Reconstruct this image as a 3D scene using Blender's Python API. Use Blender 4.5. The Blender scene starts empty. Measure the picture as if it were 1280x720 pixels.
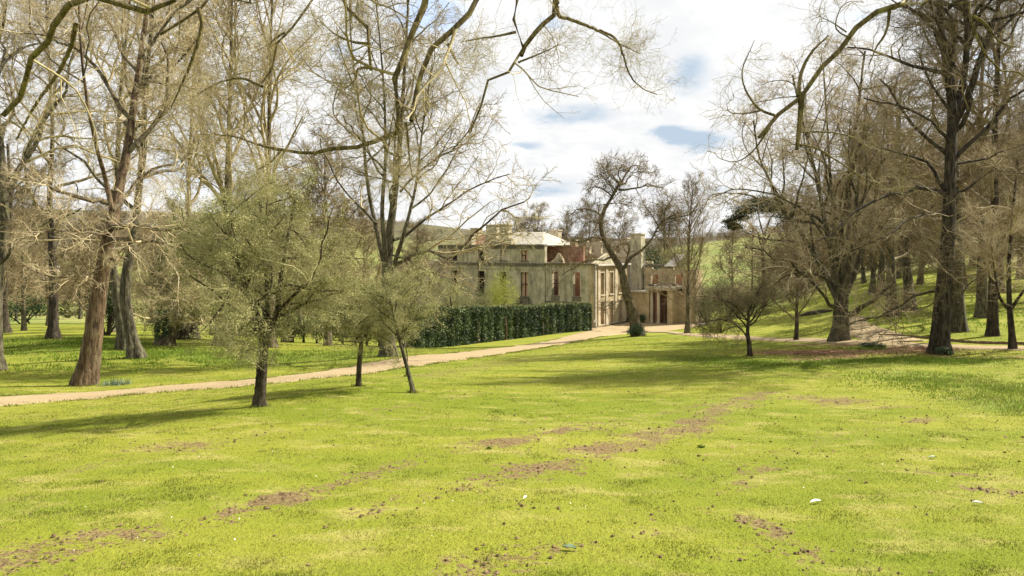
import bpy, math, random
import numpy as np
from mathutils import Vector

# ------------------------------------------------------------------ camera, sky, sun, exposure
SC = bpy.context.scene
C = SC.collection
F, CX, HZ = 850.0, 640.0, 310.0          # focal length in photo pixels, centre column, horizon row
cam_d = bpy.data.cameras.new("camera"); cam = bpy.data.objects.new("camera", cam_d); C.objects.link(cam)
cam_d.sensor_width = 36.0; cam_d.lens = 36.0 * F / 1280.0
cam_d.shift_y = -(360.0 - HZ) / 1280.0
cam_d.clip_start = 0.1; cam_d.clip_end = 9000
cam.location = (0, 0, 0); cam.rotation_euler = (math.radians(90), 0, 0)
SC.camera = cam
SC.view_settings.view_transform = 'Standard'; SC.view_settings.look = 'None'
SC.view_settings.gamma = 1.0; SC.view_settings.exposure = 1.4; SC.view_settings.use_curve_mapping = False
SC.cycles.max_bounces = 6; SC.cycles.diffuse_bounces = 3; SC.cycles.transparent_max_bounces = 4

SUN_AZ = Vector((0.90, 0.43, 0)).normalized()      # towards the sun: right and a little beyond
SUN_EL = math.radians(41)
sun_dir = Vector((SUN_AZ.x * math.cos(SUN_EL), SUN_AZ.y * math.cos(SUN_EL), math.sin(SUN_EL)))
sl = bpy.data.lights.new("sun", 'SUN'); sl.energy = 4.6; sl.angle = math.radians(0.7); sl.color = (1.0, 0.93, 0.80)
so = bpy.data.objects.new("sun", sl); C.objects.link(so); so.location = (40, 20, 60)
so.rotation_euler = (-sun_dir).to_track_quat('-Z', 'Y').to_euler()

def nd(nt, typ, **kw):
    n = nt.nodes.new(typ)
    for k, v in kw.items():
        if k.startswith('i_'): n.inputs[k[2:].replace('_', ' ')].default_value = v
        else: setattr(n, k, v)
    return n
def mth(nt, op, a, b=None, c=None, clamp=False):
    n = nt.nodes.new('ShaderNodeMath'); n.operation = op; n.use_clamp = clamp
    for i, x in enumerate((a, b, c)):
        if x is None: continue
        if isinstance(x, (int, float)): n.inputs[i].default_value = x
        else: nt.links.new(x, n.inputs[i])
    return n.outputs[0]
def mixc(nt, f, a, b, blend='MIX'):
    n = nt.nodes.new('ShaderNodeMix'); n.data_type = 'RGBA'; n.blend_type = blend
    for s, x in ((0, f), (6, a), (7, b)):
        if isinstance(x, (int, float)): n.inputs[s].default_value = x
        elif isinstance(x, tuple): n.inputs[s].default_value = (*x[:3], 1)
        else: nt.links.new(x, n.inputs[s])
    return n.outputs[2]
def sstep(nt, v, lo, hi, to0=0.0, to1=1.0):
    n = nt.nodes.new('ShaderNodeMapRange'); n.interpolation_type = 'SMOOTHSTEP'
    nt.links.new(v, n.inputs[0])
    for i, x in zip((1, 2, 3, 4), (lo, hi, to0, to1)): n.inputs[i].default_value = x
    return n.outputs[0]
def noise(nt, vec, scale, detail=4, rough=0.55, scl=None):
    if scl is not None:
        m = nt.nodes.new('ShaderNodeMapping'); m.inputs['Scale'].default_value = scl
        nt.links.new(vec, m.inputs[0]); vec = m.outputs[0]
    n = nt.nodes.new('ShaderNodeTexNoise'); n.inputs['Scale'].default_value = scale
    n.inputs['Detail'].default_value = detail; n.inputs['Roughness'].default_value = rough
    nt.links.new(vec, n.inputs['Vector']); return n.outputs['Fac']

W = bpy.data.worlds.new("World"); SC.world = W; W.use_nodes = True
nt = W.node_tree; nt.nodes.clear()
wo = nt.nodes.new('ShaderNodeOutputWorld')
sky = nt.nodes.new('ShaderNodeTexSky'); sky.sky_type = 'NISHITA'; sky.sun_disc = False
sky.sun_elevation = SUN_EL; sky.sun_rotation = math.atan2(SUN_AZ.x, SUN_AZ.y); sky.altitude = 60
tc = nt.nodes.new('ShaderNodeTexCoord'); sx = nt.nodes.new('ShaderNodeSeparateXYZ')
nt.links.new(tc.outputs['Generated'], sx.inputs[0])
dx, dy, dz = sx.outputs
zz = mth(nt, 'ADD', mth(nt, 'MAXIMUM', dz, 0.0), 0.22)
cb = nt.nodes.new('ShaderNodeCombineXYZ')
nt.links.new(mth(nt, 'DIVIDE', dx, zz), cb.inputs[0]); nt.links.new(mth(nt, 'DIVIDE', dy, zz), cb.inputs[1])
n1 = noise(nt, cb.outputs[0], 1.5, 7, 0.58)
n2 = noise(nt, cb.outputs[0], 4.0, 6, 0.6)
yy = mth(nt, 'MAXIMUM', mth(nt, 'ABSOLUTE', dy), 0.08)
ax = mth(nt, 'ADD', mth(nt, 'DIVIDE', dx, yy), mth(nt, 'MULTIPLY', mth(nt, 'SUBTRACT', n2, 0.5), 0.10))
az = mth(nt, 'ADD', mth(nt, 'DIVIDE', dz, yy), mth(nt, 'MULTIPLY', mth(nt, 'SUBTRACT', n1, 0.5), 0.10))
def blobs(lst):
    acc = None
    for (px, row, rx, ry, k) in lst:
        a = mth(nt, 'DIVIDE', mth(nt, 'SUBTRACT', ax, (px - CX) / F), rx / F)
        b = mth(nt, 'DIVIDE', mth(nt, 'SUBTRACT', az, (HZ - row) / F), ry / F)
        r2 = mth(nt, 'ADD', mth(nt, 'MULTIPLY', a, a), mth(nt, 'MULTIPLY', b, b))
        e = mth(nt, 'MULTIPLY', mth(nt, 'POWER', 2.718, mth(nt, 'MULTIPLY', r2, -1.0)), k)
        acc = e if acc is None else mth(nt, 'MAXIMUM', acc, e)
    return acc
grey = blobs([(722, 145, 60, 18, 1.0), (860, 92, 42, 34, .85), (862, 176, 60, 13, 1.25), (664, 180, 26, 12, .8), (690, 236, 48, 16, .8),
              (905, 240, 40, 14, .6), (1240, 100, 60, 26, .7), (80, 120, 50, 30, .6), (480, 250, 60, 16, .5), (250, 215, 150, 40, .55), (60, 60, 60, 30, .4), (610, 260, 50, 14, .5)])
blue = blobs([(520, 22, 75, 34, 1.2), (430, 60, 40, 20, .7), (690, 30, 30, 14, .7), (1070, 15, 30, 16, .8), (560, 80, 40, 18, .5), (1230, 70, 40, 24, .8)])
nf = sstep(nt, n2, 0.35, 0.68)
gm = sstep(nt, mth(nt, 'MULTIPLY', grey, mth(nt, 'ADD', 0.55, mth(nt, 'MULTIPLY', nf, 0.7))), 0.22, 0.95)
bm_ = sstep(nt, mth(nt, 'MULTIPLY', blue, mth(nt, 'ADD', 0.5, mth(nt, 'MULTIPLY', nf, 0.8))), 0.3, 0.85)
base_gap = sstep(nt, n1, 0.64, 0.8, 0.0, 0.25)
bm_ = mth(nt, 'MAXIMUM', bm_, base_gap)
cloudc = mixc(nt, sstep(nt, n2, 0.36, 0.62), (0.35, 0.355, 0.36), (0.405, 0.402, 0.396))
cloudc = mixc(nt, mth(nt, 'MULTIPLY', gm, 0.92), cloudc, (0.19, 0.24, 0.295))
skys = nt.nodes.new('ShaderNodeVectorMath'); skys.operation = 'SCALE'; skys.inputs['Scale'].default_value = 0.10
nt.links.new(sky.outputs[0], skys.inputs[0])
fin = mixc(nt, mth(nt, 'MULTIPLY', bm_, 0.62), cloudc, skys.outputs[0])
bg = nt.nodes.new('ShaderNodeBackground'); bg.inputs['Strength'].default_value = 1.0
nt.links.new(fin, bg.inputs[0]); nt.links.new(bg.outputs[0], wo.inputs[0])
W.cycles.sampling_method = 'MANUAL'; W.cycles.sample_map_resolution = 512

# ------------------------------------------------------------------ helpers
RNG = np.random.default_rng(7)
def P(px, row, Y): return np.array([(px - CX) / F * Y, Y, (HZ - row) / F * Y])
def hash2(ix, iy, s=0):
    h = (ix.astype(np.int64) * 374761393 + iy.astype(np.int64) * 668265263 + s * 974634777) & 0x7fffffff
    h = ((h ^ (h >> 13)) * 1274126177) & 0x7fffffff
    return ((h ^ (h >> 16)) & 0xffff) / 65535.0
def vn(x, y, s=0):
    x = np.asarray(x, float); y = np.asarray(y, float)
    ix, iy = np.floor(x), np.floor(y); fx, fy = x - ix, y - iy
    fx = fx * fx * (3 - 2 * fx); fy = fy * fy * (3 - 2 * fy)
    a, b = hash2(ix, iy, s), hash2(ix + 1, iy, s); c, d = hash2(ix, iy + 1, s), hash2(ix + 1, iy + 1, s)
    return (a * (1 - fx) + b * fx) * (1 - fy) + (c * (1 - fx) + d * fx) * fy
def fbm(x, y, o=4, s=0):
    t = 0; a = .5
    for k in range(o): t = t + a * vn(x * 2 ** k, y * 2 ** k, s + k); a *= .5
    return t / (1 - .5 ** o)

def tag(o, label=None, cat=None, group=None, kind=None):
    if label: o['label'] = label
    if cat: o['category'] = cat
    if group: o['group'] = group
    if kind: o['kind'] = kind
    return o
def empty(name, loc, label, cat, group=None):
    o = bpy.data.objects.new(name, None); C.objects.link(o); o.location = tuple(float(v) for v in loc)
    return tag(o, label, cat, group)
def mk(name, V, Q=None, T=None, mat=None, parent=None, smooth=True, loc=None, attrs=None):
    V = np.asarray(V, np.float64).reshape(-1, 3)
    off = np.array(parent.matrix_basis.translation) if parent else (np.asarray(loc, float) if loc is not None else np.zeros(3))
    if parent and parent.parent: off = np.array(parent.parent.matrix_basis.translation)
    Q = np.zeros((0, 4), np.int32) if Q is None else np.asarray(Q, np.int32).reshape(-1, 4)
    T = np.zeros((0, 3), np.int32) if T is None else np.asarray(T, np.int32).reshape(-1, 3)
    me = bpy.data.meshes.new(name)
    me.vertices.add(len(V)); me.vertices.foreach_set('co', (V - off).astype(np.float32).ravel())
    nl = Q.size + T.size; me.loops.add(nl)
    me.loops.foreach_set('vertex_index', np.concatenate([Q.ravel(), T.ravel()]).astype(np.int32))
    me.polygons.add(len(Q) + len(T))
    st = np.concatenate([np.arange(len(Q)) * 4, Q.size + np.arange(len(T)) * 3]).astype(np.int32)
    me.polygons.foreach_set('loop_start', st)
    me.polygons.foreach_set('use_smooth', np.full(len(Q) + len(T), smooth, dtype=bool))
    me.update(calc_edges=True)
    if attrs:
        for k, a in attrs.items():
            at = me.attributes.new(k, 'FLOAT', 'POINT'); at.data.foreach_set('value', np.asarray(a, np.float32).ravel())
    if mat: me.materials.append(mat)
    o = bpy.data.objects.new(name, me); C.objects.link(o)
    if parent: o.parent = parent
    elif loc is not None: o.location = tuple(float(v) for v in loc)
    return o
class MB:                                              # collects boxes / prisms
    def __init__(s): s.V = []; s.Q = []; s.T = []; s.n = 0
    def add(s, V, Q=None, T=None):
        V = np.asarray(V, float).reshape(-1, 3)
        if Q is not None and len(Q): s.Q.append(np.asarray(Q) + s.n)
        if T is not None and len(T): s.T.append(np.asarray(T) + s.n)
        s.V.append(V); s.n += len(V)
    def hexa(s, b, t):                                 # bottom 4 points, top 4 points
        s.add(list(b) + list(t), [[3, 2, 1, 0], [4, 5, 6, 7], [0, 1, 5, 4], [1, 2, 6, 5], [2, 3, 7, 6], [3, 0, 4, 7]])
    def build(s, name, mat, parent=None, smooth=False, loc=None):
        return mk(name, np.concatenate(s.V), np.concatenate(s.Q) if s.Q else None, np.concatenate(s.T) if s.T else None, mat, parent, smooth, loc)

def norm(v): return v / np.maximum(np.linalg.norm(v, axis=-1, keepdims=True), 1e-9)
def tubes(pts, rad, S, relief=None):
    N, K, _ = pts.shape
    tan = np.empty_like(pts); tan[:, 1:-1] = pts[:, 2:] - pts[:, :-2]; tan[:, 0] = pts[:, 1] - pts[:, 0]; tan[:, -1] = pts[:, -1] - pts[:, -2]
    tan = norm(tan); md = norm(pts[:, -1] - pts[:, 0])
    ref = np.where(np.abs(md[:, 2:3]) < 0.75, np.array([[0, 0, 1.]]), np.array([[1., 0, 0]]))[:, None, :]
    u = norm(np.cross(tan, np.broadcast_to(ref, tan.shape))); w = np.cross(tan, u)
    th = np.arange(S) * 2 * np.pi / S
    R = rad[:, :, None] * (relief if relief is not None else 1.0)
    V = pts[:, :, None, :] + R[..., None] * (np.cos(th)[None, None, :, None] * u[:, :, None, :] + np.sin(th)[None, None, :, None] * w[:, :, None, :])
    idx = np.arange(N * K * S).reshape(N, K, S); nx = np.roll(idx, -1, axis=2)
    Q = np.stack([idx[:, :-1], nx[:, :-1], nx[:, 1:], idx[:, 1:]], axis=-1).reshape(-1, 4)
    return V.reshape(-1, 3), Q
def catmull(pts, n):
    p = np.asarray(pts, float); p = np.vstack([2 * p[0] - p[1], p, 2 * p[-1] - p[-2]])
    L = np.linalg.norm(np.diff(p[1:-1], axis=0), axis=1); cum = np.concatenate([[0], np.cumsum(L)]); s = np.linspace(0, cum[-1], n)
    k = np.clip(np.searchsorted(cum, s, side='right') - 1, 0, len(L) - 1); t = ((s - cum[k]) / np.maximum(L[k], 1e-9))[:, None]
    a, b, c, d = p[k], p[k + 1], p[k + 2], p[k + 3]
    return .5 * (2 * b + (c - a) * t + (2 * a - 5 * b + 4 * c - d) * t ** 2 + (3 * b - a - 3 * c + d) * t ** 3)
def grow(st, dr, L, r0, nseg, wig, up, rend, rng, rmin=0.003):
    N = len(st); pts = np.empty((N, nseg + 1, 3)); pts[:, 0] = st; d = norm(dr); seg = (L / nseg)[:, None]
    bend = rng.normal(size=(N, 3)) * wig * .5
    for i in range(nseg):
        d = norm(d + rng.normal(size=(N, 3)) * wig + bend + np.array([0, 0, up])); pts[:, i + 1] = pts[:, i] + d * seg
    t = np.linspace(0, 1, nseg + 1)[None]
    rad = r0[:, None] * (1 - (1 - rend) * t ** .85); return pts, np.maximum(rad, rmin)
def spawn(pts, rad, n, t0, t1, ang, asd, rng, tp=1.0):
    N, K, _ = pts.shape
    t = t0 + (t1 - t0) * ((np.arange(n)[None] + rng.random((N, n))) / n) ** tp
    f = t * (K - 1); i = np.clip(f.astype(int), 0, K - 2); fr = (f - i)[..., None]; ar = np.arange(N)[:, None]
    a, b = pts[ar, i], pts[ar, i + 1]; p = a * (1 - fr) + b * fr; tan = norm(b - a)
    r = rad[ar, i] * (1 - fr[..., 0]) + rad[ar, i + 1] * fr[..., 0]
    az_ = rng.random((N, 1)) * 6.28 + np.arange(n)[None] * 2.4 + rng.normal(size=(N, n)) * .5
    ref = np.where(np.abs(tan[..., 2:3]) < .8, np.array([0, 0, 1.]), np.array([1., 0, 0])); u = norm(np.cross(tan, ref)); w = np.cross(tan, u)
    pr = np.cos(az_)[..., None] * u + np.sin(az_)[..., None] * w
    A = np.radians(ang + rng.normal(size=(N, n)) * asd)[..., None]
    return p.reshape(-1, 3), (tan * np.cos(A) + pr * np.sin(A)).reshape(-1, 3), t.reshape(-1), r.reshape(-1)
def leafquads(cn, size, rng, asp=.5, flat=0.0):
    N = len(cn); a = norm(rng.normal(size=(N, 3)) * np.array([1, 1, 1 - flat])); b = norm(np.cross(a, rng.normal(size=(N, 3))))
    s = size * (0.6 + .8 * rng.random((N, 1)))
    V = np.stack([cn - a * s * .5, cn + b * s * asp * .5, cn + a * s * .5, cn - b * s * asp * .5], 1).reshape(-1, 3)
    return V, np.arange(4 * N).reshape(-1, 4)

# ------------------------------------------------------------------ terrain function
NEAR = [(640, 720, 4.9), (0, 718, 4.9), (1280, 722, 5.0), (640, 602, 8), (200, 600, 8), (1100, 602, 8), (640, 549, 11), (200, 549, 11), (1200, 548, 11),
        (325, 507, 15), (640, 512, 15), (1000, 510, 15), (1280, 508, 15.5), (0, 521, 17), (448, 483, 19), (515, 490, 18), (640, 485, 20), (1100, 484, 19.5), (0, 503, 20),
        (105, 483, 27), (640, 459, 29), (937, 445, 32), (1175, 443, 31), (0, 463, 33), (1280, 441, 30)]
FAR = [(640, 549, 11), (200, 549, 11), (1200, 548, 11), (325, 507, 15), (640, 512, 15), (1000, 510, 15), (1280, 508, 15.5), (0, 521, 17),
       (0, 503, 20), (0, 463, 33), (105, 483, 27), (170, 448, 38), (155, 437, 44), (208, 432, 50), (278, 432, 52), (65, 424, 53), (5, 416, 70), (130, 418, 65), (265, 418, 70),
       (340, 434, 52), (0, 404, 110), (200, 402, 120), (0, 376, 260), (200, 378, 260), (420, 395, 200), (485, 445, 38), (545, 434, 64), (600, 428, 73), (732, 412, 97),
       (640, 436, 50), (640, 459, 29), (640, 485, 20), (448, 483, 19), (515, 490, 18), (320, 478, 25), (440, 465, 29), (600, 442, 43), (700, 428, 65), (765, 416.5, 97), (790, 411, 108),
       (741, 410.5, 110), (785, 402.6, 119.4), (838, 406.5, 114.5), (871, 400, 123), (795, 420, 65), (860, 418, 68), (870, 421, 58), (950, 425, 50), (1050, 427, 42), (1175, 443, 31),
       (1280, 441, 30), (937, 445, 32), (1100, 484, 19.5), (900, 405, 76), (1000, 397, 75), (1115, 395, 55), (1197, 415, 42), (1240, 423, 38), (1100, 352, 95), (1280, 348, 85),
       (1150, 320, 150), (1280, 303, 140), (960, 350, 170), (900, 378, 140), (650, 400, 140), (650, 391, 200), (450, 385, 300), (930, 304, 450), (1000, 300, 420), (1280, 272, 400),
       (870, 318, 450), (700, 350, 500), (400, 350, 500), (0, 346, 500), (0, 262, 1300), (250, 268, 1300), (480, 276, 1300), (600, 290, 1300), (700, 297, 1300), (880, 296, 1300),
       (1000, 290, 1300), (1280, 280, 1300), (0, 290, 2600), (640, 304, 2600), (1280, 300, 2600)]
def tps_fit(x, y, v, lam):
    n = len(x); d2 = (x[:, None] - x[None]) ** 2 + (y[:, None] - y[None]) ** 2; K = .5 * d2 * np.log(d2 + 1e-9); K[np.diag_indices(n)] = lam
    Pm = np.stack([np.ones(n), x, y], 1); A = np.block([[K, Pm], [Pm.T, np.zeros((3, 3))]])
    return np.linalg.solve(A, np.concatenate([v, np.zeros(3)]))
def tps_ev(c, x, y, X, Y):
    sh = X.shape; X = X.ravel(); Y = Y.ravel(); out = np.empty(len(X))
    for i in range(0, len(X), 40000):
        a, b = X[i:i + 40000], Y[i:i + 40000]; d2 = (a[:, None] - x[None]) ** 2 + (b[:, None] - y[None]) ** 2
        out[i:i + 40000] = (.5 * d2 * np.log(d2 + 1e-9)) @ c[:-3] + c[-3] + c[-2] * a + c[-1] * b
    return out.reshape(sh)
nP = np.array([P(*p) for p in NEAR] + [(0, 0, -1.6), (6, 0, -1.6), (-6, 0, -1.65), (0, -12, -.5), (-16, -10, -.7), (16, -10, -.6), (-14, 5, -2.6), (14, 5, -2.3)])
nC = tps_fit(nP[:, 0] / 10, nP[:, 1] / 10, nP[:, 2], .02)
fa = np.array([(p[0] - CX) / F * 2.5 for p in FAR]); fb = np.array([math.log(p[2]) for p in FAR]); fv = np.array([p[1] for p in FAR])
fC = tps_fit(fa, fb, fv, .01)
def gz(X, Y):
    X = np.asarray(X, float); Y = np.asarray(Y, float); X, Y = np.broadcast_arrays(X, Y)
    zn = tps_ev(nC, nP[:, 0] / 10, nP[:, 1] / 10, X / 10, np.minimum(Y, 34) / 10)
    Yc = np.maximum(Y, 8); a = np.clip(X / Yc, -.95, .95) * 2.5
    zf = (HZ - tps_ev(fC, fa, fb, a, np.log(Yc))) / F * Yc
    t = np.clip((Y - 12) / 13, 0, 1); t = t * t * (3 - 2 * t)
    z = zn * (1 - t) + zf * t
    z = z + (fbm(X * .45, Y * .45, 3, 5) - .5) * .10 * np.clip((90 - Y) / 30, 0, 1)
    # level court round the mansion
    cu = -.8 * (X - 13.3) + .6 * (Y - 110); cv = .6 * (X - 13.3) + .8 * (Y - 110)
    m = np.clip(1 - np.maximum(np.maximum(np.abs(cu - 16) - 26, np.abs(cv - 16) - 16), 0) / 14, 0, 1); m = m * m * (3 - 2 * m)
    return z * (1 - m) + (-13.0) * m
def g1(X, Y): return float(gz(np.array([X]), np.array([Y]))[0])
_Ys = np.concatenate([np.arange(3.5, 30, .05), np.geomspace(30, 400, 500)])
def gat(px, row):                                      # ground point seen at a photo pixel
    X = (px - CX) / F * _Ys; rows = HZ - F * gz(X, _Ys) / _Ys
    ok = np.where(rows <= row)[0]; i = ok[0] if len(ok) else len(_Ys) - 1
    return np.array([X[i], _Ys[i], gz(X[i:i + 1], _Ys[i:i + 1])[0]])
def base(px, Y): X = (px - CX) / F * Y; return np.array([X, Y, g1(X, Y)])

# ------------------------------------------------------------------ materials
def newmat(name):
    m = bpy.data.materials.new(name); m.use_nodes = True; t = m.node_tree
    return m, t, t.nodes['Principled BSDF']
def worldpos(t): return t.nodes.new('ShaderNodeNewGeometry').outputs['Position']
def setb(t, b, col, rough=.9, bumpv=None, bstr=.3, bdist=.02, spec=.15):
    if isinstance(col, tuple): b.inputs['Base Color'].default_value = (*col, 1)
    else: t.links.new(col, b.inputs['Base Color'])
    b.inputs['Roughness'].default_value = rough; b.inputs['Specular IOR Level'].default_value = spec
    if bumpv is not None:
        bn = t.nodes.new('ShaderNodeBump'); bn.inputs['Strength'].default_value = bstr; bn.inputs['Distance'].default_value = bdist
        t.links.new(bumpv, bn.inputs['Height']); t.links.new(bn.outputs[0], b.inputs['Normal'])
def mat_bark(name, c1, c2, c3, lich=.5, scale=1.0, bd=.04):
    m, t, b = newmat(name); p = worldpos(t)
    f1 = noise(t, p, 7 * scale, 5, .6, (1, 1, .22)); f2 = noise(t, p, 2.2 * scale, 4, .6); f3 = noise(t, p, 26 * scale, 3, .6, (1, 1, .5))
    c = mixc(t, sstep(t, f1, .38, .62), c1, c2)
    c = mixc(t, mth(t, 'MULTIPLY', sstep(t, f2, .5, .66), lich), c, c3)
    c = mixc(t, mth(t, 'MULTIPLY', sstep(t, f3, .5, .75), .45), c, tuple(x * 1.5 for x in c2))
    f8 = noise(t, p, 11 * scale, 6, .7, (1, 1, .16)); c = mixc(t, sstep(t, f8, .40, .50, .75, 0), c, tuple(x * .4 for x in c1)); h = mth(t, 'ADD', mth(t, 'ADD', f1, mth(t, 'MULTIPLY', f8, 1.4)), mth(t, 'MULTIPLY', f3, .4)); setb(t, b, c, .92, h, 1.0, bd * 1.5); return m
def mat_simple(name, c1, c2, scale, rough=.85, bstr=0, spec=.15, lo=.4, hi=.6, scl=None, trans=0, world=True):
    m, t, b = newmat(name)
    p = worldpos(t) if world else t.nodes.new('ShaderNodeTexCoord').outputs['Object']
    f = noise(t, p, scale, 4, .6, scl)
    setb(t, b, mixc(t, sstep(t, f, lo, hi), c1, c2), rough, f if bstr else None, bstr, .03, spec)
    if trans:
        tr = t.nodes.new('ShaderNodeBsdfTranslucent'); t.links.new(b.inputs['Base Color'].links[0].from_socket, tr.inputs[0])
        ms = t.nodes.new('ShaderNodeMixShader'); ms.inputs[0].default_value = trans; out = t.nodes['Material Output']
        t.links.new(b.outputs[0], ms.inputs[1]); t.links.new(tr.outputs[0], ms.inputs[2]); t.links.new(ms.outputs[0], out.inputs[0])
    return m
def grass_color(t, p):
    f1 = noise(t, p, .22, 4, .6, (.55, 1.5, 1)); f2 = noise(t, p, 1.3, 5, .65, (.8, 1.3, 1)); f3 = noise(t, p, 14, 3, .6)
    c = mixc(t, sstep(t, f1, .35, .65), (.138, .170, .016), (.202, .212, .028))
    c = mixc(t, sstep(t, f2, .48, .72, 0, .8), c, (.30, .265, .085))
    c = mixc(t, sstep(t, f2, .24, .42, .5, 0), c, (.105, .145, .022))
    return mixc(t, sstep(t, f3, .4, .75, 0, .3), c, (.125, .15, .026)), f3
M = {}
def mat_ground():
    m, t, b = newmat('grassy_ground'); p = worldpos(t); c, f3 = grass_color(t, p)
    def at(n):
        a = t.nodes.new('ShaderNodeAttribute'); a.attribute_name = n; return a.outputs['Fac']
    soil, lit, wood, lush, mead = at('soil'), at('litter'), at('wood'), at('lush'), at('meadow')
    f4 = noise(t, p, 9, 5, .7); f5 = noise(t, p, 30, 4, .7)
    c = mixc(t, mth(t, 'MULTIPLY', lush, sstep(t, f4, .3, .6)), c, (.085, .165, .02))
    c = mixc(t, mead, c, mixc(t, sstep(t, noise(t, p, .02, 3, .5), .45, .55), (.155, .185, .05), (.21, .21, .07)))
    sc = mixc(t, sstep(t, f5, .35, .65), (.075, .05, .026), (.23, .16, .088))
    f6 = noise(t, p, 3.2, 6, .75); f7 = noise(t, p, 11, 5, .8); k = mth(t, 'ADD', mth(t, 'ADD', mth(t, 'MULTIPLY', soil, .86), mth(t, 'MULTIPLY', mth(t, 'SUBTRACT', f6, .5), 1.6)), mth(t, 'MULTIPLY', mth(t, 'SUBTRACT', f7, .5), 2.0))
    c = mixc(t, sstep(t, k, .42, .66, 0, .92), c, sc)
    lc = mixc(t, sstep(t, f5, .4, .6), (.16, .09, .05), (.29, .19, .115))
    k2 = mth(t, 'ADD', lit, mth(t, 'MULTIPLY', mth(t, 'SUBTRACT', f4, .5), 1.3))
    c = mixc(t, sstep(t, k2, .38, .7), c, lc)
    wc = mixc(t, sstep(t, noise(t, p, .03, 6, .7), .4, .6), (.055, .05, .035), (.10, .085, .06))
    c = mixc(t, wood, c, wc)
    setb(t, b, c, .95, mth(t, 'ADD', f4, mth(t, 'MULTIPLY', f5, .6)), .7, .05, .05); return m
M['ground'] = mat_ground()
def mat_blade():
    m, t, b = newmat('grass_blades'); p = worldpos(t); c, _ = grass_color(t, p); oi = t.nodes.new('ShaderNodeAttribute'); oi.attribute_name = 'tone'
    c = mixc(t, mth(t, 'MULTIPLY', oi.outputs['Fac'], .5), c, (.09, .14, .02))
    dr = t.nodes.new('ShaderNodeAttribute'); dr.attribute_name = 'dry'; c = mixc(t, dr.outputs['Fac'], c, (.30, .26, .11))
    setb(t, b, c, .6, spec=.2); tr = t.nodes.new('ShaderNodeBsdfTranslucent'); t.links.new(c, tr.inputs[0])
    ms = t.nodes.new('ShaderNodeMixShader'); ms.inputs[0].default_value = .4
    t.links.new(b.outputs[0], ms.inputs[1]); t.links.new(tr.outputs[0], ms.inputs[2]); t.links.new(ms.outputs[0], t.nodes['Material Output'].inputs[0]); return m
M['blade'] = mat_blade()
def mat_gravel():
    m, t, b = newmat('path_gravel'); p = worldpos(t); f1 = noise(t, p, 16, 5, .8); f2 = noise(t, p, .9, 5, .7, (.35, 1.6, 1)); f3 = noise(t, p, 2.6, 5, .8)
    c = mixc(t, sstep(t, f1, .3, .7), (.22, .165, .09), (.40, .315, .19)); c = mixc(t, sstep(t, f2, .45, .65, 0, .6), c, (.21, .155, .085)); c = mixc(t, sstep(t, f3, .62, .74, 0, .7), c, (.17, .17, .04))
    setb(t, b, c, .95, f1, .8, .03, .08); return m
M['gravel'] = mat_gravel()
M['soil'] = mat_simple('soil', (.085, .055, .03), (.20, .135, .08), 12, .95, .5)
M['litter'] = mat_simple('dead_leaves', (.15, .08, .045), (.30, .19, .115), 3, .8, world=True)
M['cover'] = mat_simple('ground_leaves', (.10, .165, .018), (.17, .23, .035), 2.5, .8, spec=.08, trans=.3)
M['bark_warm'] = mat_bark('bark_warm', (.07, .047, .027), (.165, .115, .068), (.16, .145, .08), .4)
M['bark_grey'] = mat_bark('bark_grey', (.05, .044, .028), (.125, .11, .072), (.15, .15, .075), .6)
M['bark_dark'] = mat_bark('bark_dark', (.028, .022, .015), (.075, .06, .042), (.10, .10, .05), .4)
M['bark_tan'] = mat_bark('bark_tan', (.07, .055, .033), (.165, .135, .085), (.17, .16, .075), .5)
M['bark_moss'] = mat_bark('bark_moss', (.12, .095, .04), (.25, .20, .09), (.28, .26, .08), .75, 4, .02)
M['twig_olive'] = mat_simple('twig_olive', (.24, .195, .095), (.42, .355, .20), 1.6)
M['twig_tan'] = mat_simple('twig_tan', (.30, .235, .13), (.52, .44, .28), 1.4)
M['twig_haw'] = mat_simple('twig_haw', (.19, .175, .075), (.36, .325, .165), 2)
M['twig_brown'] = mat_simple('twig_brown', (.13, .10, .05), (.26, .205, .115), 1.2)
M['twig_grey'] = mat_simple('twig_grey', (.16, .125, .07), (.30, .24, .145), 1.2)
M['haw'] = mat_simple('lichen_and_buds', (.16, .17, .055), (.42, .40, .18), 2.5, .8, trans=.25)
M['haw_dark'] = mat_simple('buds_dark', (.09, .10, .04), (.17, .17, .08), 2.5, .8, trans=.2)
M['hedge'] = mat_simple('hedge_leaf', (.018, .036, .010), (.10, .135, .045), .55, .55, spec=.2, lo=.42, hi=.62)
M['hedge_in'] = mat_simple('hedge_inner_shade', (.012, .022, .008), (.025, .04, .012), 2, .9)  # darkened leaf colour, shade inside the hedge is painted in
M['ever'] = mat_simple('evergreen_leaf', (.022, .04, .014), (.055, .08, .028), 1.0, .6)
M['ivy'] = mat_simple('ivy_leaf', (.03, .055, .018), (.08, .12, .04), 4, .4, spec=.4)
M['yellow'] = mat_simple('fresh_leaf', (.24, .27, .05), (.40, .40, .10), 1.5, .7, trans=.35)
M['olive'] = mat_simple('olive_leaf', (.15, .16, .06), (.25, .24, .10), 1.2, .8, trans=.2)
M['pine'] = mat_simple('pine_needles', (.035, .045, .015), (.10, .095, .035), .8, .8)
M['bram'] = mat_simple('bramble_leaf', (.07, .075, .03), (.14, .13, .055), .3, .9)
M['wood'] = mat_simple('far_wood', (.11, .088, .055), (.20, .165, .10), .08, .9)
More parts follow.
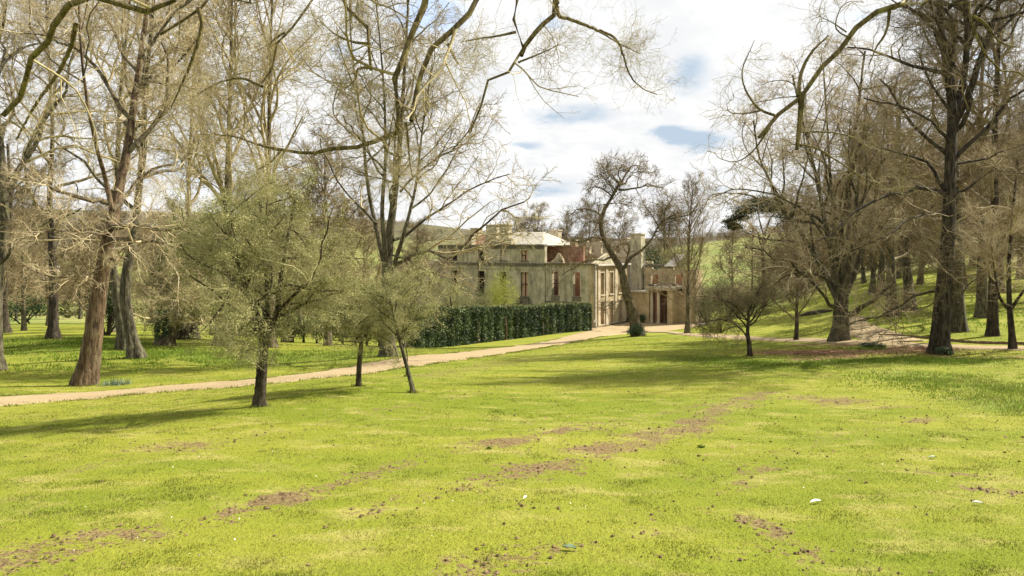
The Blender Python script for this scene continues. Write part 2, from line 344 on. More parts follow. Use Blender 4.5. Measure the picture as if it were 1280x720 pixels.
def mat_stone(name, c1, c2, stain, sb=.55, blocks=True):
    m, t, b = newmat(name); p = worldpos(t)
    f1 = noise(t, p, .55, 6, .65); f2 = noise(t, p, 3.2, 5, .7, (1, 1, .35)); f3 = noise(t, p, 1.1, 6, .7, (1, 1, .4))
    c = mixc(t, sstep(t, f1, .35, .65), c1, c2)
    f4 = noise(t, p, 2.4, 6, .75, (1, 1, .12)); c = mixc(t, sstep(t, f3, .46, .66, 0, sb), c, stain); c = mixc(t, sstep(t, f4, .5, .68, 0, .55), c, stain); c = mixc(t, sstep(t, f2, .5, .75, 0, .4), c, tuple(x * 1.25 for x in c2))
    setb(t, b, c, .95, mth(t, 'ADD', f2, f1), .5, .12, .05); return m
M['stone_g'] = mat_stone('green_stained_stone', (.34, .31, .20), (.49, .44, .31), (.13, .125, .085), .75)
M['stone_w'] = mat_stone('warm_stone', (.34, .27, .155), (.48, .39, .24), (.20, .155, .09), .7)
M['stone_d'] = mat_stone('dark_weathered_stone', (.10, .09, .065), (.19, .17, .12), (.06, .055, .04))
M['stone_p'] = mat_stone('pale_stone', (.40, .34, .24), (.52, .45, .33), (.24, .20, .13), .5)
M['brick'] = mat_stone('red_brick', (.25, .13, .08), (.35, .22, .15), (.15, .085, .055), .65)
M['pinkp'] = mat_stone('pink_plaster', (.52, .34, .23), (.62, .44, .31), (.4, .25, .17), .3)
M['roofl'] = mat_stone('pale_slate', (.40, .38, .32), (.50, .47, .40), (.30, .28, .22), .5)
M['dark'] = mat_simple('timber_and_window_shade', (.02, .015, .012), (.04, .03, .022), 2)  # timber bars; on window panels it paints the dark of open rooms
M['white'] = mat_simple('white_paint', (.72, .72, .70), (.8, .8, .78), 2, .5)
M['metal'] = mat_simple('grey_metal', (.18, .18, .17), (.25, .25, .24), 4, .5)
M['feather'] = mat_simple('feather', (.75, .75, .73), (.85, .85, .83), 20, .6)
M['greyleaf'] = mat_simple('grey_green_leaf', (.11, .16, .085), (.24, .30, .20), 20, .5)

# ------------------------------------------------------------------ ground sheet
def seg_mask(X, Y, pts, w, end=True):
    best = np.full(X.shape, 1e9)
    for a, b in zip(pts[:-1], pts[1:]):
        ab = b[:2] - a[:2]; L = max((ab ** 2).sum(), 1e-9); t = np.clip(((X - a[0]) * ab[0] + (Y - a[1]) * ab[1]) / L, 0, 1)
        best = np.minimum(best, np.hypot(X - a[0] - t * ab[0], Y - a[1] - t * ab[1]))
    return np.exp(-(best / w) ** 2)
SOIL = [([(0, 702), (270, 652), (520, 577), (720, 537), (900, 502)], .42, .50), ([(450, 642), (620, 602), (800, 550), (960, 490)], .42, .52), ([(250, 562), (430, 522), (640, 482), (780, 455)], .5, .42), ([(560, 720), (800, 662), (1000, 560)], .3, .40), ([(980, 560), (1180, 520), (1270, 500)], .4, .42), ([(20, 690), (120, 668), (215, 668)], 0.32, 0.77), ([(270, 650), (340, 622), (430, 603), (512, 580)], 0.32, 0.85), ([(0, 705), (60, 692)], 0.36, 0.63),
        ([(595, 560), (640, 550), (715, 537)], 0.43, 0.77), ([(620, 602), (700, 582), (750, 572)], 0.46, 0.63), ([(745, 562), (800, 548), (860, 535), (905, 510), (955, 491)], 0.61, 0.79),
        ([(780, 558), (850, 543)], 0.51, 0.85), ([(1020, 497), (1080, 503)], 1.16, 0.63), ([(925, 648), (975, 668)], 0.17, 0.51), ([(1020, 690), (1035, 712)], 0.19, 0.47), ([(1215, 612), (1262, 616)], 0.19, 0.72),
        ([(1155, 590), (1200, 592)], 0.22, 0.63), ([(180, 565), (300, 548)], 0.58, 0.56), ([(560, 700), (600, 718)], 0.17, 0.72), ([(1075, 705), (1110, 715)], 0.13, 0.47), ([(790, 672), (812, 668)], 0.17, 0.63),
        ([(640, 452), (740, 436)], 1.74, 0.54), ([(520, 470), (640, 452)], 1.45, 0.54), ([(490, 458), (560, 452)], 1.16, 0.54), ([(90, 590), (150, 575)], 0.29, 0.54), ([(1050, 712), (1100, 700)], 0.08, 0.41), ([(395, 610), (420, 605)], 0.29, 0.81), ([(640, 630), (700, 640)], 0.17, 0.45)]
SOILW = [([gat(*q) for q in pl], w, k) for pl, w, k in SOIL]
LIT = [([gat(960, 441), gat(1040, 440), gat(1110, 436), gat(1170, 437)], 1.6, .95), ([gat(1000, 450), gat(1060, 446)], 1.2, .8), ([gat(1180, 447), gat(1280, 447)], .9, .7), ([gat(1000, 431), gat(1060, 431)], 1.5, .8), ([gat(1060,458), gat(1110,466)], 1.0, .45)]
LUSH = [([gat(870, 448), gat(960, 456), (gat(1040, 452)), gat(1200, 452)], 1.8, .9), ([gat(1150, 470), gat(1270, 490)], 1.6, .9), ([gat(1240, 500), gat(1280, 512)], 1.0, .9),
        ([base(30, 46), base(120, 46), base(250, 42), base(400, 40)], 4.5, .75), ([base(0, 55), base(120, 52)], 4, .8)]
def masks(X, Y):
    s = np.zeros(X.shape)
    for pl, w, k in SOILW: s = np.maximum(s, k * seg_mask(X, Y, pl, w))
    s = s * (0.35 + 1.0 * fbm(X * 2.2, Y * 2.2, 4, 31)) + .5 * np.clip(fbm(X * .9, Y * 1.7, 5, 61) - .50, 0, 1) * 2.4 * np.clip((34 - Y) / 8, 0, 1)
    l = np.zeros(X.shape)
    for pl, w, k in LIT: l = np.maximum(l, k * seg_mask(X, Y, pl, w))
    u = np.zeros(X.shape)
    for pl, w, k in LUSH: u = np.maximum(u, k * seg_mask(X, Y, pl, w))
    return np.clip(s, 0, 1), l * (.5 + .8 * fbm(X * .7, Y * .7, 3, 8)), u
ys = [-14.0]
while ys[-1] < 2600: ys.append(ys[-1] + max(.15, .016 * ys[-1]))
ys = np.array(ys); ss = np.linspace(-1, 1, 260); ss = ss * (0.75 + .25 * np.abs(ss))
YY, S_ = np.meshgrid(ys, ss, indexing='ij'); XX = S_ * (np.maximum(YY, 0) * .98 + 14)
ZZ = gz(XX, YY); so_, li_, lu_ = masks(XX, YY)
row_ = HZ - F * ZZ / np.maximum(YY, 1)
wood_ = np.clip((YY - 640) / 100, 0, 1) * np.clip((fbm(XX / 160, YY / 300, 3, 3) - .25) * 5, .1, 1)
wood_ = np.maximum(wood_, np.clip((YY - 700) / 300, 0, 1) * .85)
mead_ = np.clip((YY - 95) / 20, 0, 1)
nyv, nxv = XX.shape; idx = np.arange(nyv * nxv).reshape(nyv, nxv)
Q = np.stack([idx[:-1, :-1], idx[:-1, 1:], idx[1:, 1:], idx[1:, :-1]], -1).reshape(-1, 4)
go = mk('ground', np.stack([XX, YY, ZZ], -1), Q, None, M['ground'], attrs=dict(soil=so_, litter=li_, wood=wood_, lush=lu_, meadow=mead_)); tag(go, kind='structure')

# paths: draped sheets
def path_strip(name, pts, widths, seed, mat, lift=.03):
    cl = catmull(np.array(pts)[:, :2], 260); w = np.interp(np.linspace(0, 1, 260), np.linspace(0, 1, len(widths)), widths)
    tn = norm(np.gradient(cl, axis=0)); nm = np.stack([-tn[:, 1], tn[:, 0]], 1); K = 15; k = np.linspace(-.5, .5, K)
    s = np.arange(260)
    e0 = .85 + .35 * vn(s * .55, s * 0 + 1, seed) ; e1 = .85 + .35 * vn(s * .55, s * 0 + 9, seed)
    off = np.where(k[None] < 0, k[None] * e0[:, None], k[None] * e1[:, None]) * w[:, None]
    X = cl[:, 0:1] + nm[:, 0:1] * off; Y = cl[:, 1:2] + nm[:, 1:2] * off
    lf = lift * (1 + Y / 40); edge = (np.abs(k)[None] > .49)
    Z = gz(X, Y) + np.where(edge, -.06, lf); ix = np.arange(260 * K).reshape(260, K)
    Qs = np.stack([ix[:-1, :-1], ix[1:, :-1], ix[1:, 1:], ix[:-1, 1:]], -1).reshape(-1, 4)
    o = mk(name, np.stack([X, Y, Z], -1), Qs, None, mat); tag(o, kind='structure'); return cl, w
PTH = [gat(-330, 540), gat(-120, 514), gat(0, 503), gat(150, 492), gat(320, 478), gat(440, 465), gat(600, 442), gat(700, 428), base(762, 92), base(790, 104), base(835, 111)]
path_cl, path_w = path_strip('gravel_path', PTH, [3.2, 3.4, 3.6, 3.6, 3.8, 4.0, 4.6, 5.5, 6.5, 9, 12], 3, M['gravel'])
PTR = [base(800, 96), base(830, 78), base(872, 62), base(950, 50.5), base(1015, 44.5), base(1080, 39), base(1160, 35.5), base(1230, 33), base(1330, 30.5), base(1450, 28)]
path_strip('lower_footpath', PTR, [1.5, 1.0, .9, .9, 1.6, 2.8, 2.2, 2.0, 2.0, 2.0], 5, M['gravel'])
PTS = [base(1068, 60), base(1072, 52), base(1090, 45), base(1120, 38.2)]
path_strip('upper_footpath', PTS, [1.4, 1.6, 2.4, 3.0], 6, M['gravel'])
# gravel court in front of the mansion
ku, kv = np.meshgrid(np.linspace(-13, 0.5, 40), np.linspace(-4, 26, 60), indexing='ij')
wob = 1.2 * (vn(kv * .4, ku * 0, 4) - .5); ku2 = np.where(ku < -12.5, ku + wob, ku)
Xc = 13.3 - .8 * ku2 + .6 * kv; Yc = 110 + .6 * ku2 + .8 * kv; ix = np.arange(2400).reshape(40, 60)
o = mk('gravel_court', np.stack([Xc, Yc, gz(Xc, Yc) + .10], -1), np.stack([ix[:-1, :-1], ix[:-1, 1:], ix[1:, 1:], ix[1:, :-1]], -1).reshape(-1, 4), None, M['gravel']); tag(o, kind='structure')

# ------------------------------------------------------------------ grass, soil clods, litter
def near_path(X, Y):
    d = np.full(X.shape, 1e9)
    for i in range(0, 260, 3): d = np.minimum(d, np.hypot(X - path_cl[i, 0], Y - path_cl[i, 1]) - path_w[i] * .46)
    return d
def scatter(n, y0, y1, amax, rng, power=2.0):
    u = rng.random(n)                                   # density ~ 1/Y^power per area
    Y = y0 * (y1 / y0) ** u if power == 2 else (y0 ** (2 - power) + u * (y1 ** (2 - power) - y0 ** (2 - power))) ** (1 / (2 - power))
    return (rng.random(n) * 2 - 1) * amax * Y, Y
def blades(name, label, X, Y, h, w, mat, rng, tone, lean=.9):
    n = len(X); Z = gz(X, Y) - .01; a = rng.random(n) * 6.283; d = np.stack([np.cos(a), np.sin(a), a * 0], 1)
    b = rng.random(n) * 6.283; l = np.stack([np.cos(b), np.sin(b), b * 0], 1) * (h * lean * rng.random(n))[:, None]
    p = np.stack([X, Y, Z], 1); tip = p + l + np.stack([a * 0, a * 0, h], 1)
    V = np.stack([p - d * w[:, None], p + d * w[:, None], tip], 1).reshape(-1, 3)
    o = mk(name, V, None, np.arange(3 * n).reshape(-1, 3), mat, attrs=dict(tone=np.repeat(tone, 3), dry=np.repeat((rng.random(n) < .10 + .25 * (vn(X * 1.7, Y * 1.7, 41) > .7)) * (.4 + .5 * rng.random(n)) * np.clip((45 - Y) / 10, 0, 1), 3))); tag(o, label, 'grass', kind='stuff'); return o
rg = np.random.default_rng(11)
X, Y = scatter(620000, 4.0, 60, .82, rg)
s_, l_, u_ = masks(X, Y); keep = (rg.random(len(X)) > s_ * 1.5) & (near_path(X, Y) > 0) & (rg.random(len(X)) > l_ * .8)
tuft = fbm(X * 3.1, Y * 3.1, 3, 77); keep &= (tuft + rg.random(len(X)) * .5 > .5)
X, Y, u_, tuft = X[keep], Y[keep], u_[keep], tuft[keep]
h = (.010 + .016 * rg.random(len(X)) + .055 * np.clip(tuft - .56, 0, 1) + .05 * u_) * (1 + Y / 90)
blades('grass', 'short yellow green grass covering the mown lawn', X, Y, h, .0022 + .00050 * Y, M['blade'], rg, np.clip(tuft * 1.6 - .75 + .7 * u_ + .3 * rg.normal(size=len(X)), 0, 1))
ii = rg.integers(0, 259, 26000); tn_ = norm(np.gradient(path_cl, axis=0)); nm_ = np.stack([-tn_[:, 1], tn_[:, 0]], 1); sd_ = np.where(rg.random(26000) < .5, -1, 1)
of_ = sd_ * (path_w[ii] * .5 - .05 + rg.normal(size=26000) * .16 - .35 * (vn(ii * .8, sd_ * 3.0, 12) > .6) * rg.random(26000)); P2 = path_cl[ii] + nm_[ii] * of_[:, None] + rg.normal(size=(26000, 2)) * .12
kp = P2[:, 1] < 75; P2 = P2[kp]; blades('verge_grass', 'ragged grass creeping over the edges of the gravel path', P2[:, 0], P2[:, 1], .05 + .05 * rg.random(len(P2)), .003 + .0006 * P2[:, 1], M['blade'], rg, .5 * rg.random(len(P2)))
# broad green leaves (bulbs) carpeting the left bank and the right edge
cx_, cy_ = [], []
for (pa, pb, w, n) in [(base(0, 50), base(120, 45), 3.0, 5000), (base(150, 42), base(400, 40), 3.4, 9000), (base(20, 36), base(300, 36), 2.5, 3500), (gat(900, 452), gat(1010, 456), .9, 3000),
                       (gat(1060, 452), gat(1230, 450), .8, 5000), (gat(1170, 472), gat(1280, 495), 1.4, 6000), (gat(1075, 437), gat(1105, 438), .5, 1400), (base(1240, 52), base(1150, 50), 4, 5000)]:
    t = rg.random(n); cx_.append(pa[0] + (pb[0] - pa[0]) * t + rg.normal(size=n) * w); cy_.append(pa[1] + (pb[1] - pa[1]) * t + rg.normal(size=n) * w)
X, Y = np.concatenate(cx_), np.concatenate(cy_); kp = (fbm(X * .8, Y * .8, 3, 9) > .48) & (near_path(X, Y) > .3) & (Y > 10); X, Y = X[kp], Y[kp]
blades('bulb_leaves', 'carpet of fresh green bulb leaves on the banks', X, Y, (.07 + .12 * rg.random(len(X)) ** 1.5) * np.clip(Y / 34, .45, 1.2), .008 + .0005 * Y, M['cover'], rg, rg.random(len(X)), .9)
bpy.data.objects['bulb_leaves']['category'] = 'ground cover'
# soil clods
X, Y = scatter(90000, 4.0, 34, .8, rg); s_, _, _ = masks(X, Y); kp = rg.random(len(X)) < (s_ - .22) * .95; X, Y = X[kp], Y[kp]
X2, Y2 = scatter(500, 4.0, 20, .8, rg); X, Y = np.append(X, X2), np.append(Y, Y2)
n = len(X); r = (.004 + .016 * rg.random(n) ** 5) * (1 + Y / 30); cc = np.stack([X, Y, gz(X, Y) + r * .5], 1)
oct_ = np.array([[1, 0, 0], [-1, 0, 0], [0, 1, 0], [0, -1, 0], [0, 0, .5], [0, 0, -.5]], float)
V = cc[:, None] + oct_[None] * r[:, None, None] * (.45 + 1.1 * rg.random((n, 6, 1)))
ft = np.array([[0, 2, 4], [2, 1, 4], [1, 3, 4], [3, 0, 4], [2, 0, 5], [1, 2, 5], [3, 1, 5], [0, 3, 5]])
o = mk('soil_clods', V, None, (np.arange(n) * 6)[:, None, None] + ft[None], M['soil'], smooth=False); tag(o, 'crumbs of brown earth turned up on the lawn', 'soil', kind='stuff')
# leaf litter
t = rg.random(16000); A, B = gat(965, 442), gat(1180, 437)
X = A[0] + (B[0] - A[0]) * t + rg.normal(size=16000) * 1.0; Y = A[1] + (B[1] - A[1]) * t + rg.normal(size=16000) * 1.7
X3, Y3 = scatter(900, 9, 40, .8, rg); kp = X3 > 0; X = np.append(X, X3[kp]); Y = np.append(Y, Y3[kp])
V, Qq = leafquads(np.stack([X, Y, gz(X, Y) + .035], 1), .05, rg, .6, .75)
o = mk('leaf_litter', V, Qq, None, M['litter'], smooth=False); tag(o, 'reddish brown dead leaves lying under the right hand trees', 'leaf litter', kind='stuff')
X, Y = scatter(350, 5, 45, .8, rg); kp = (vn(X * .3, Y * .3, 4) > .45); X, Y = X[kp], Y[kp]
XL = -26 + 20 * rg.random(500); YL = 30 + 14 * rg.random(500); X = np.append(X, XL); Y = np.append(Y, YL); kp = near_path(X, Y) > .2; X, Y = X[kp], Y[kp]
V, Qq = leafquads(np.stack([X, Y, gz(X, Y) + .05], 1), .012, rg, .9, .6)
o = mk('daisies', V, Qq, None, M['feather'], smooth=False); tag(o, 'tiny white daisies dotted over the lawn', 'flowers', kind='stuff')

# ------------------------------------------------------------------ trees
def relief(K, S, rng, r, h, flare, flute=.10):
    th = np.arange(S) * 2 * np.pi / S; hh = h[:, None]; ph = rng.random(4) * 6.28
    f = 1 + flute * np.sin(3 * th + ph[0] + hh * .25) * np.exp(-hh / 6) + .05 * np.sin(5 * th + ph[1] - hh * .4) + .035 * np.sin(9 * th + ph[2] + hh * .9)
    f = f + flare * np.exp(-np.maximum(hh, 0) / (r * 1.15)) * (1 + .55 * np.sin(5 * th + ph[3]) + .2 * np.sin(11 * th))
    return (f + rng.normal(size=(K, S)) * .012)[None]
SPRAY = {}; TB = []
def spray_proto(th, twig):
    key = (th, twig)
    if key in SPRAY: return SPRAY[key]
    rng = np.random.default_rng(17); rad = {'f': .008, 'm': .013, 'c': .017, 'x': .02, 'w': .006, 'h': .0045}[th]; nb, nc_ = (9, 4) if th == 'w' else (7, 2)
    a, ar = grow(np.zeros((1, 3)), np.array([[1., 0, .05]]), np.array([1.]), np.array([rad * 1.5]), 5, .12, .02, .3, rng)
    p, d, t, r = spawn(a, ar, nb, .08, 1, 44, 10, rng); L = .52 * (1.1 - .75 * t) * (.7 + .6 * rng.random(len(t))); b, br = grow(p, d, L, np.full(len(L), rad), 3, .14, .03, .4, rng, rad * .35)
    p, d, t, r = spawn(b, br, nc_, .2, 1, 40, 12, rng); L = np.repeat(L, nc_) * .5 * (1.1 - .5 * t); c, cr = grow(p, d, L, np.full(len(L), rad * .75), 2, .14, .03, .4, rng, rad * .3)
    Vs, Qs, no = [], [], 0
    for x, y in ((a, ar), (b, br), (c, cr)):
        V, q = tubes(x, y, 3); Vs.append(V); Qs.append(q + no); no += len(V)
    o = mk('twig_spray', np.concatenate(Vs), np.concatenate(Qs), None, M[twig]); C.objects.unlink(o)
    ng = bpy.data.node_groups.new('twig_scatter', 'GeometryNodeTree')
    ng.interface.new_socket('Geometry', in_out='INPUT', socket_type='NodeSocketGeometry'); ng.interface.new_socket('Geometry', in_out='OUTPUT', socket_type='NodeSocketGeometry')
    gi, goo = ng.nodes.new('NodeGroupInput'), ng.nodes.new('NodeGroupOutput'); ip = ng.nodes.new('GeometryNodeInstanceOnPoints'); oi = ng.nodes.new('GeometryNodeObjectInfo')
    oi.inputs['Object'].default_value = o; oi.inputs['As Instance'].default_value = True
    ar_ = ng.nodes.new('GeometryNodeInputNamedAttribute'); ar_.data_type = 'FLOAT_VECTOR'; ar_.inputs[0].default_value = 'rot'
    as_ = ng.nodes.new('GeometryNodeInputNamedAttribute'); as_.data_type = 'FLOAT'; as_.inputs[0].default_value = 'scl'
    ng.links.new(gi.outputs[0], ip.inputs['Points']); ng.links.new(oi.outputs['Geometry'], ip.inputs['Instance'])
    ng.links.new(ar_.outputs[0], ip.inputs['Rotation']); ng.links.new(as_.outputs[0], ip.inputs['Scale']); ng.links.new(ip.outputs[0], goo.inputs[0])
    SPRAY[key] = ng; return ng
def instance_obj(name, p, eul, scl, ng, parent=None):
    off = np.array(parent.matrix_basis.translation) if parent else np.zeros(3)
    me = bpy.data.meshes.new(name); me.vertices.add(len(p)); me.vertices.foreach_set('co', (p - off).astype(np.float32).ravel())
    a = me.attributes.new('rot', 'FLOAT_VECTOR', 'POINT'); a.data.foreach_set('vector', eul.astype(np.float32).ravel()); a = me.attributes.new('scl', 'FLOAT', 'POINT'); a.data.foreach_set('value', scl.astype(np.float32))
    o = bpy.data.objects.new(name, me); C.objects.link(o); o.parent = parent; md = o.modifiers.new('scatter', 'NODES'); md.node_group = ng; tag(o, kind='stuff'); return o
def spray_obj(name, p, d, scl, th, twig, parent, rng):
    x = norm(d); y = norm(np.cross(x, rng.normal(size=x.shape))); z = np.cross(x, y)
    eul = np.stack([np.arctan2(y[:, 2], z[:, 2]), -np.arcsin(np.clip(x[:, 2], -1, 1)), np.arctan2(x[:, 1], x[:, 0])], 1)
    return instance_obj(name, p, eul, scl, spray_proto(th, twig), parent)
def tree(name, label, stems, limbs=(), LV=(), bark='bark_grey', twig='twig_olive', group=None, seed=1, flare=.6, split=True, leaf=None, hi=False, cat='tree', parts=True, stuff=True, limb_bark=None, pw=1.8, spray=None, jit=.02):
    """stems: [(points, r0, r1)], limbs: the same; LV: list of dicts for levels 1.. ; parts: trunk, limb.., twigs"""
    rng = np.random.default_rng(seed); b0 = np.array(stems[0][0][0], float); gzb = g1(b0[0], b0[1])
    root = empty(name, (b0[0], b0[1], gzb), label, cat, group); TB.append((b0[0], b0[1], stems[0][1]))
    SS = 20 if hi else 12; KK = 40 if hi else 18; st_p, st_r = [], []
    tv, tq, no = [], [], 0
    for i, (pp, r0, r1) in enumerate(stems):
        pp = [np.array(q, float) for q in pp]
        if i == 0: pp[0] = np.array([b0[0], b0[1], gzb]); pp = [pp[0] - np.array([0, 0, .35])] + pp
        c = catmull(pp, KK); c[2:] += np.cumsum(rng.normal(size=(KK - 2, 3)) * r0 * .035, 0); ra = r1 + (r0 - r1) * (1 - np.linspace(0, 1, KK)) ** pw
        hgt = c[:, 2] - gzb if i == 0 else np.full(KK, 50.)
        V, q = tubes(c[None], ra[None], SS, relief(KK, SS, rng, r0, hgt, flare if i == 0 else 0))
        tv.append(V); tq.append(q + no); no += len(V); st_p.append(c); st_r.append(ra)
    mk('trunk', np.concatenate(tv), np.concatenate(tq), None, M[bark], root)
    bm2 = M[limb_bark or bark]; twv, twq, tn_, last = [], [], 0, None
    lp, lr = None, None
    for li, L in enumerate(LV):
        ns = L.get('seg', 6)
        if li == 0:
            A, Bd, Tt, Rr, Ln = [], [], [], [], []
            for c, ra in zip(st_p, st_r):
                t0_ = L.get('t0f', L['t0']) if len(A) == 0 else L['t0']; p, d, t, r = spawn(c[None], ra[None], L['n'] if t0_ < .8 else 3, t0_, L['t1'], L['ang'], L.get('asd', 12), rng, L.get('tp', 1))
                A.append(p); Bd.append(d); Tt.append(t); Rr.append(r)
            p, d, t, r = map(np.concatenate, (A, Bd, Tt, Rr)); ln = np.interp(t, np.linspace(L['t0'], L['t1'], len(L['len'])), L['len']) * (.75 + .5 * rng.random(len(t)))
        else:
            p, d, t, r = spawn(lp, lr, L['n'], L.get('t0', .2), L.get('t1', 1), L['ang'], L.get('asd', 15), rng)
            pl = np.repeat(np.linalg.norm(np.diff(lp, axis=1), axis=2).sum(1), L['n']); ln = pl * L['len'] * (1.15 - .65 * t) * (.6 + .7 * rng.random(len(t)))
            ln = np.maximum(ln, L.get('lmin', .15))
        r0 = np.clip(np.minimum(r * .78, ln * L.get('k', .02)), L.get('rmin', .006), 9)
        if L.get('zf'): d[:, 2] *= L['zf']
        if L.get('bias') is not None: d = d + np.array(L['bias'])
        lp2, lr2 = grow(p, d, ln, r0, ns, L['wig'], L.get('up', 0), L.get('rend', .35), rng, L.get('rmin', .006) * .7)
        if li == 0 and len(limbs):
            ep = np.stack([catmull(q, ns + 1) for q, _, _ in limbs]); ep[:, 1:] += rng.normal(size=ep[:, 1:].shape) * np.linalg.norm(np.diff(ep, axis=1), axis=2)[..., None] * min(.09, jit * 4.5)
            er = np.stack([a + (b - a) * np.linspace(0, 1, ns + 1) ** (.95 if ns > 40 else .6) for _, a, b in limbs]); lp2 = np.concatenate([ep, lp2]); lr2 = np.concatenate([er, lr2])
        lp, lr = lp2, lr2
        if len(lp) == 0: continue
        sd = L.get('sides', (8, 5, 3, 3, 3)[li])
        if li == 0 and split:
            for k in range(len(lp)):
                V, q = tubes(lp[k:k + 1], lr[k:k + 1], sd); mk('limb', V, q, None, bm2, root)
        else:
            V, q = tubes(lp, lr, sd); twv.append(V); twq.append(q + tn_); tn_ += len(V)
    if twv:
        o = mk('twigs' if split else 'crown', np.concatenate(twv), np.concatenate(twq), None, M[twig], root)
        if split:
            o.name = 'branchlets'; tag(o, kind='stuff')
    if spray:
        ns_, ratio, th, smin, smax = spray
        p, d, t, r = spawn(lp, lr, ns_, .12, 1, 42, 14, rng); ln = np.repeat(np.linalg.norm(np.diff(lp, axis=1), axis=2).sum(1), ns_) * ratio * (.7 + .6 * rng.random(len(t)))
        spray_obj('twigs', p, d, np.clip(ln, smin, smax), th, twig, root, rng)
    if leaf:
        n, size, mm, sp = leaf; ch = rng.integers(0, len(lp), n); kk = rng.integers(1, lp.shape[1], n)
        if size < .05:                                  # young leaves sit in clumps with gaps between
            pool = rng.integers(0, len(lp), n // 26); kp_ = rng.integers(1, lp.shape[1], len(pool)); w_ = rng.integers(0, len(pool), n); half = rng.random(n) < .75; ch = np.where(half, pool[w_], ch); kk = np.where(half, kp_[w_], kk); sp = np.where(half, sp * 2.0, sp)[:, None]
        cn = lp[ch, kk] + rng.normal(size=(n, 3)) * sp * np.array([1.25, 1.25, .7]); V, q = leafquads(cn, size, rng, .6)
        o = mk('buds', V, q, None, M[mm], root, smooth=False); tag(o, kind='stuff')
    return root
def copy_tree(root, loc, rz, sc, label):
    r = root.copy(); C.objects.link(r); r.location = loc; r.rotation_euler = (0, 0, rz); r.scale = (sc, sc, sc * 1.0); r['label'] = label
    for ch in list(root.children):
        c = ch.copy(); C.objects.link(c); c.parent = r
    return r
def PL(Y, *q): return [P(a[0], a[1], Y + (a[2] if len(a) > 2 else 0)) for a in q]

G_LEFT = 'tall bare trees on the left bank'
def lvls(l1, n1=12, ang=50, up1=.06, n2=7, n3=7, n4=0, t0=.35, w=.16, rm=.012, l2=.5, l3=.5, l4=.5, k1=.022, seg1=9, a2=45, zf=None, up2=.03, tp=1):
    L = [dict(n=n1, t0=t0, t1=.99, ang=ang, len=l1, wig=w, up=up1, seg=seg1, k=k1, rmin=rm * 2, sides=7, zf=zf, tp=tp),
         dict(n=n2, ang=a2, len=l2, wig=w * 1.15, up=up2, seg=7, k=.016, rmin=rm * 1.3, sides=4),
         dict(n=n3, ang=45, len=l3, wig=w * 1.2, up=up2, seg=5, k=.014, rmin=rm, sides=3, t0=.12)]
    if n4: L.append(dict(n=n4, ang=42, len=l4, wig=w * 1.2, up=up2, seg=3, k=.014, rmin=rm * .72, sides=3, t0=.1))
    return L

# A: big brown trunk at left
tree('plane_tree', 'largest left hand tree, leaning brown trunk with flared foot just beyond the gravel path',
     [(PL(27, (105, 483), (113, 430), (121, 380), (128, 335), (136, 290), (148, 235, .6), (158, 180, 1), (168, 110, 1.5), (180, 20, 2), (190, -80, 2.5)), .41, .07),
      (PL(27, (140, 262), (132, 225), (120, 180, -1), (108, 120, -1.5), (100, 40, -2), (96, -60, -2)), .10, .03)],
     limbs=[(PL(27, (136, 285), (165, 281, -1), (200, 287, -2), (235, 283, -2.5)), .14, .05), (PL(27, (134, 300), (165, 298, -1), (195, 303, -2), (232, 312, -3)), .13, .04),
            (PL(27, (134, 254), (110, 249, -1), (80, 241, -1.5), (50, 228, -2), (10, 222, -3)), .12, .04), (PL(27, (128, 340), (105, 345, -1), (70, 346, -2), (30, 333, -3)), .06, .02),
            (PL(27, (133, 300), (120, 290, -1), (90, 291, -2), (60, 288, -3), (20, 300, -4)), .07, .02), (PL(27, (140, 262), (160, 240, 1), (185, 215, 2), (215, 205, 2)), .12, .05),
            (PL(27, (136, 318), (139, 322, -.2), (141, 325, -.4)), .16, .12)],
     LV=lvls([4.5, 6, 5, 3.5], n1=12, n2=8, n3=7, t0=.5, w=.2, rm=.009, up1=.05, up2=0.0, l4=.55), bark='bark_warm', twig='twig_tan', seed=21, spray=(2, .8, 'f', .35, 1.0), hi=True, flare=.34, limb_bark='bark_tan', pw=1.9)
# B: left frame edge
tree('bare_tree', 'grey trunk cut by the left edge of the picture', [(PL(33, (-8, 463), (-6, 400), (-2, 330), (4, 280), (2, 200), (-8, 100), (-20, 0), (-30, -80)), .38, .08)],
     limbs=[(PL(33, (0, 330), (25, 300, -1), (60, 280, -2), (100, 262, -3)), .10, .03), (PL(33, (0, 250), (30, 200, 1), (55, 150, 1), (85, 100, 1), (95, 30, 1)), .13, .05)],
     LV=lvls([6, 7, 4], n1=14, t0=.35, n3=6), bark='bark_grey', group=G_LEFT, seed=22, spray=(2, .8, 'f', .4, 1.1))
tree('bare_tree', 'dark straight trunk standing alone before the bright field at far left', [(PL(53, (66, 424), (67, 350), (64, 300), (62, 240), (66, 160), (60, 60), (58, 0)), .38, .08)],
     LV=lvls([5, 7, 6, 4], n1=16, t0=.22, n3=6, rm=.016), bark='bark_dark', twig='twig_brown', group=G_LEFT, seed=23, spray=(2, .8, 'c', .5, 1.2), split=False)
tree('bare_tree', 'thin dark trunk at far left, farthest back beside the field', [(PL(70, (5, 416), (4, 370), (8, 320), (14, 260), (10, 180)), .5, .12)],
     LV=lvls([5, 6, 5, 3], n1=14, t0=.2, n3=6, rm=.02), bark='bark_dark', twig='twig_brown', group=G_LEFT, seed=24, spray=(2, .8, 'c', .5, 1.3), split=False)
tree('bare_tree', 'front trunk of the lichened pair, leaning left over the bank', [(PL(38, (170, 448), (163, 410), (156, 367), (160, 330), (170, 270), (176, 200), (182, 100), (190, 0), (196, -90)), .34, .07)],
     LV=lvls([6, 7, 6, 4], n1=15, t0=.32, n3=7, up1=.12, ang=42, rm=.012), bark='bark_grey', group=G_LEFT, seed=25, spray=(2, .8, 'm', .45, 1.2), hi=True)
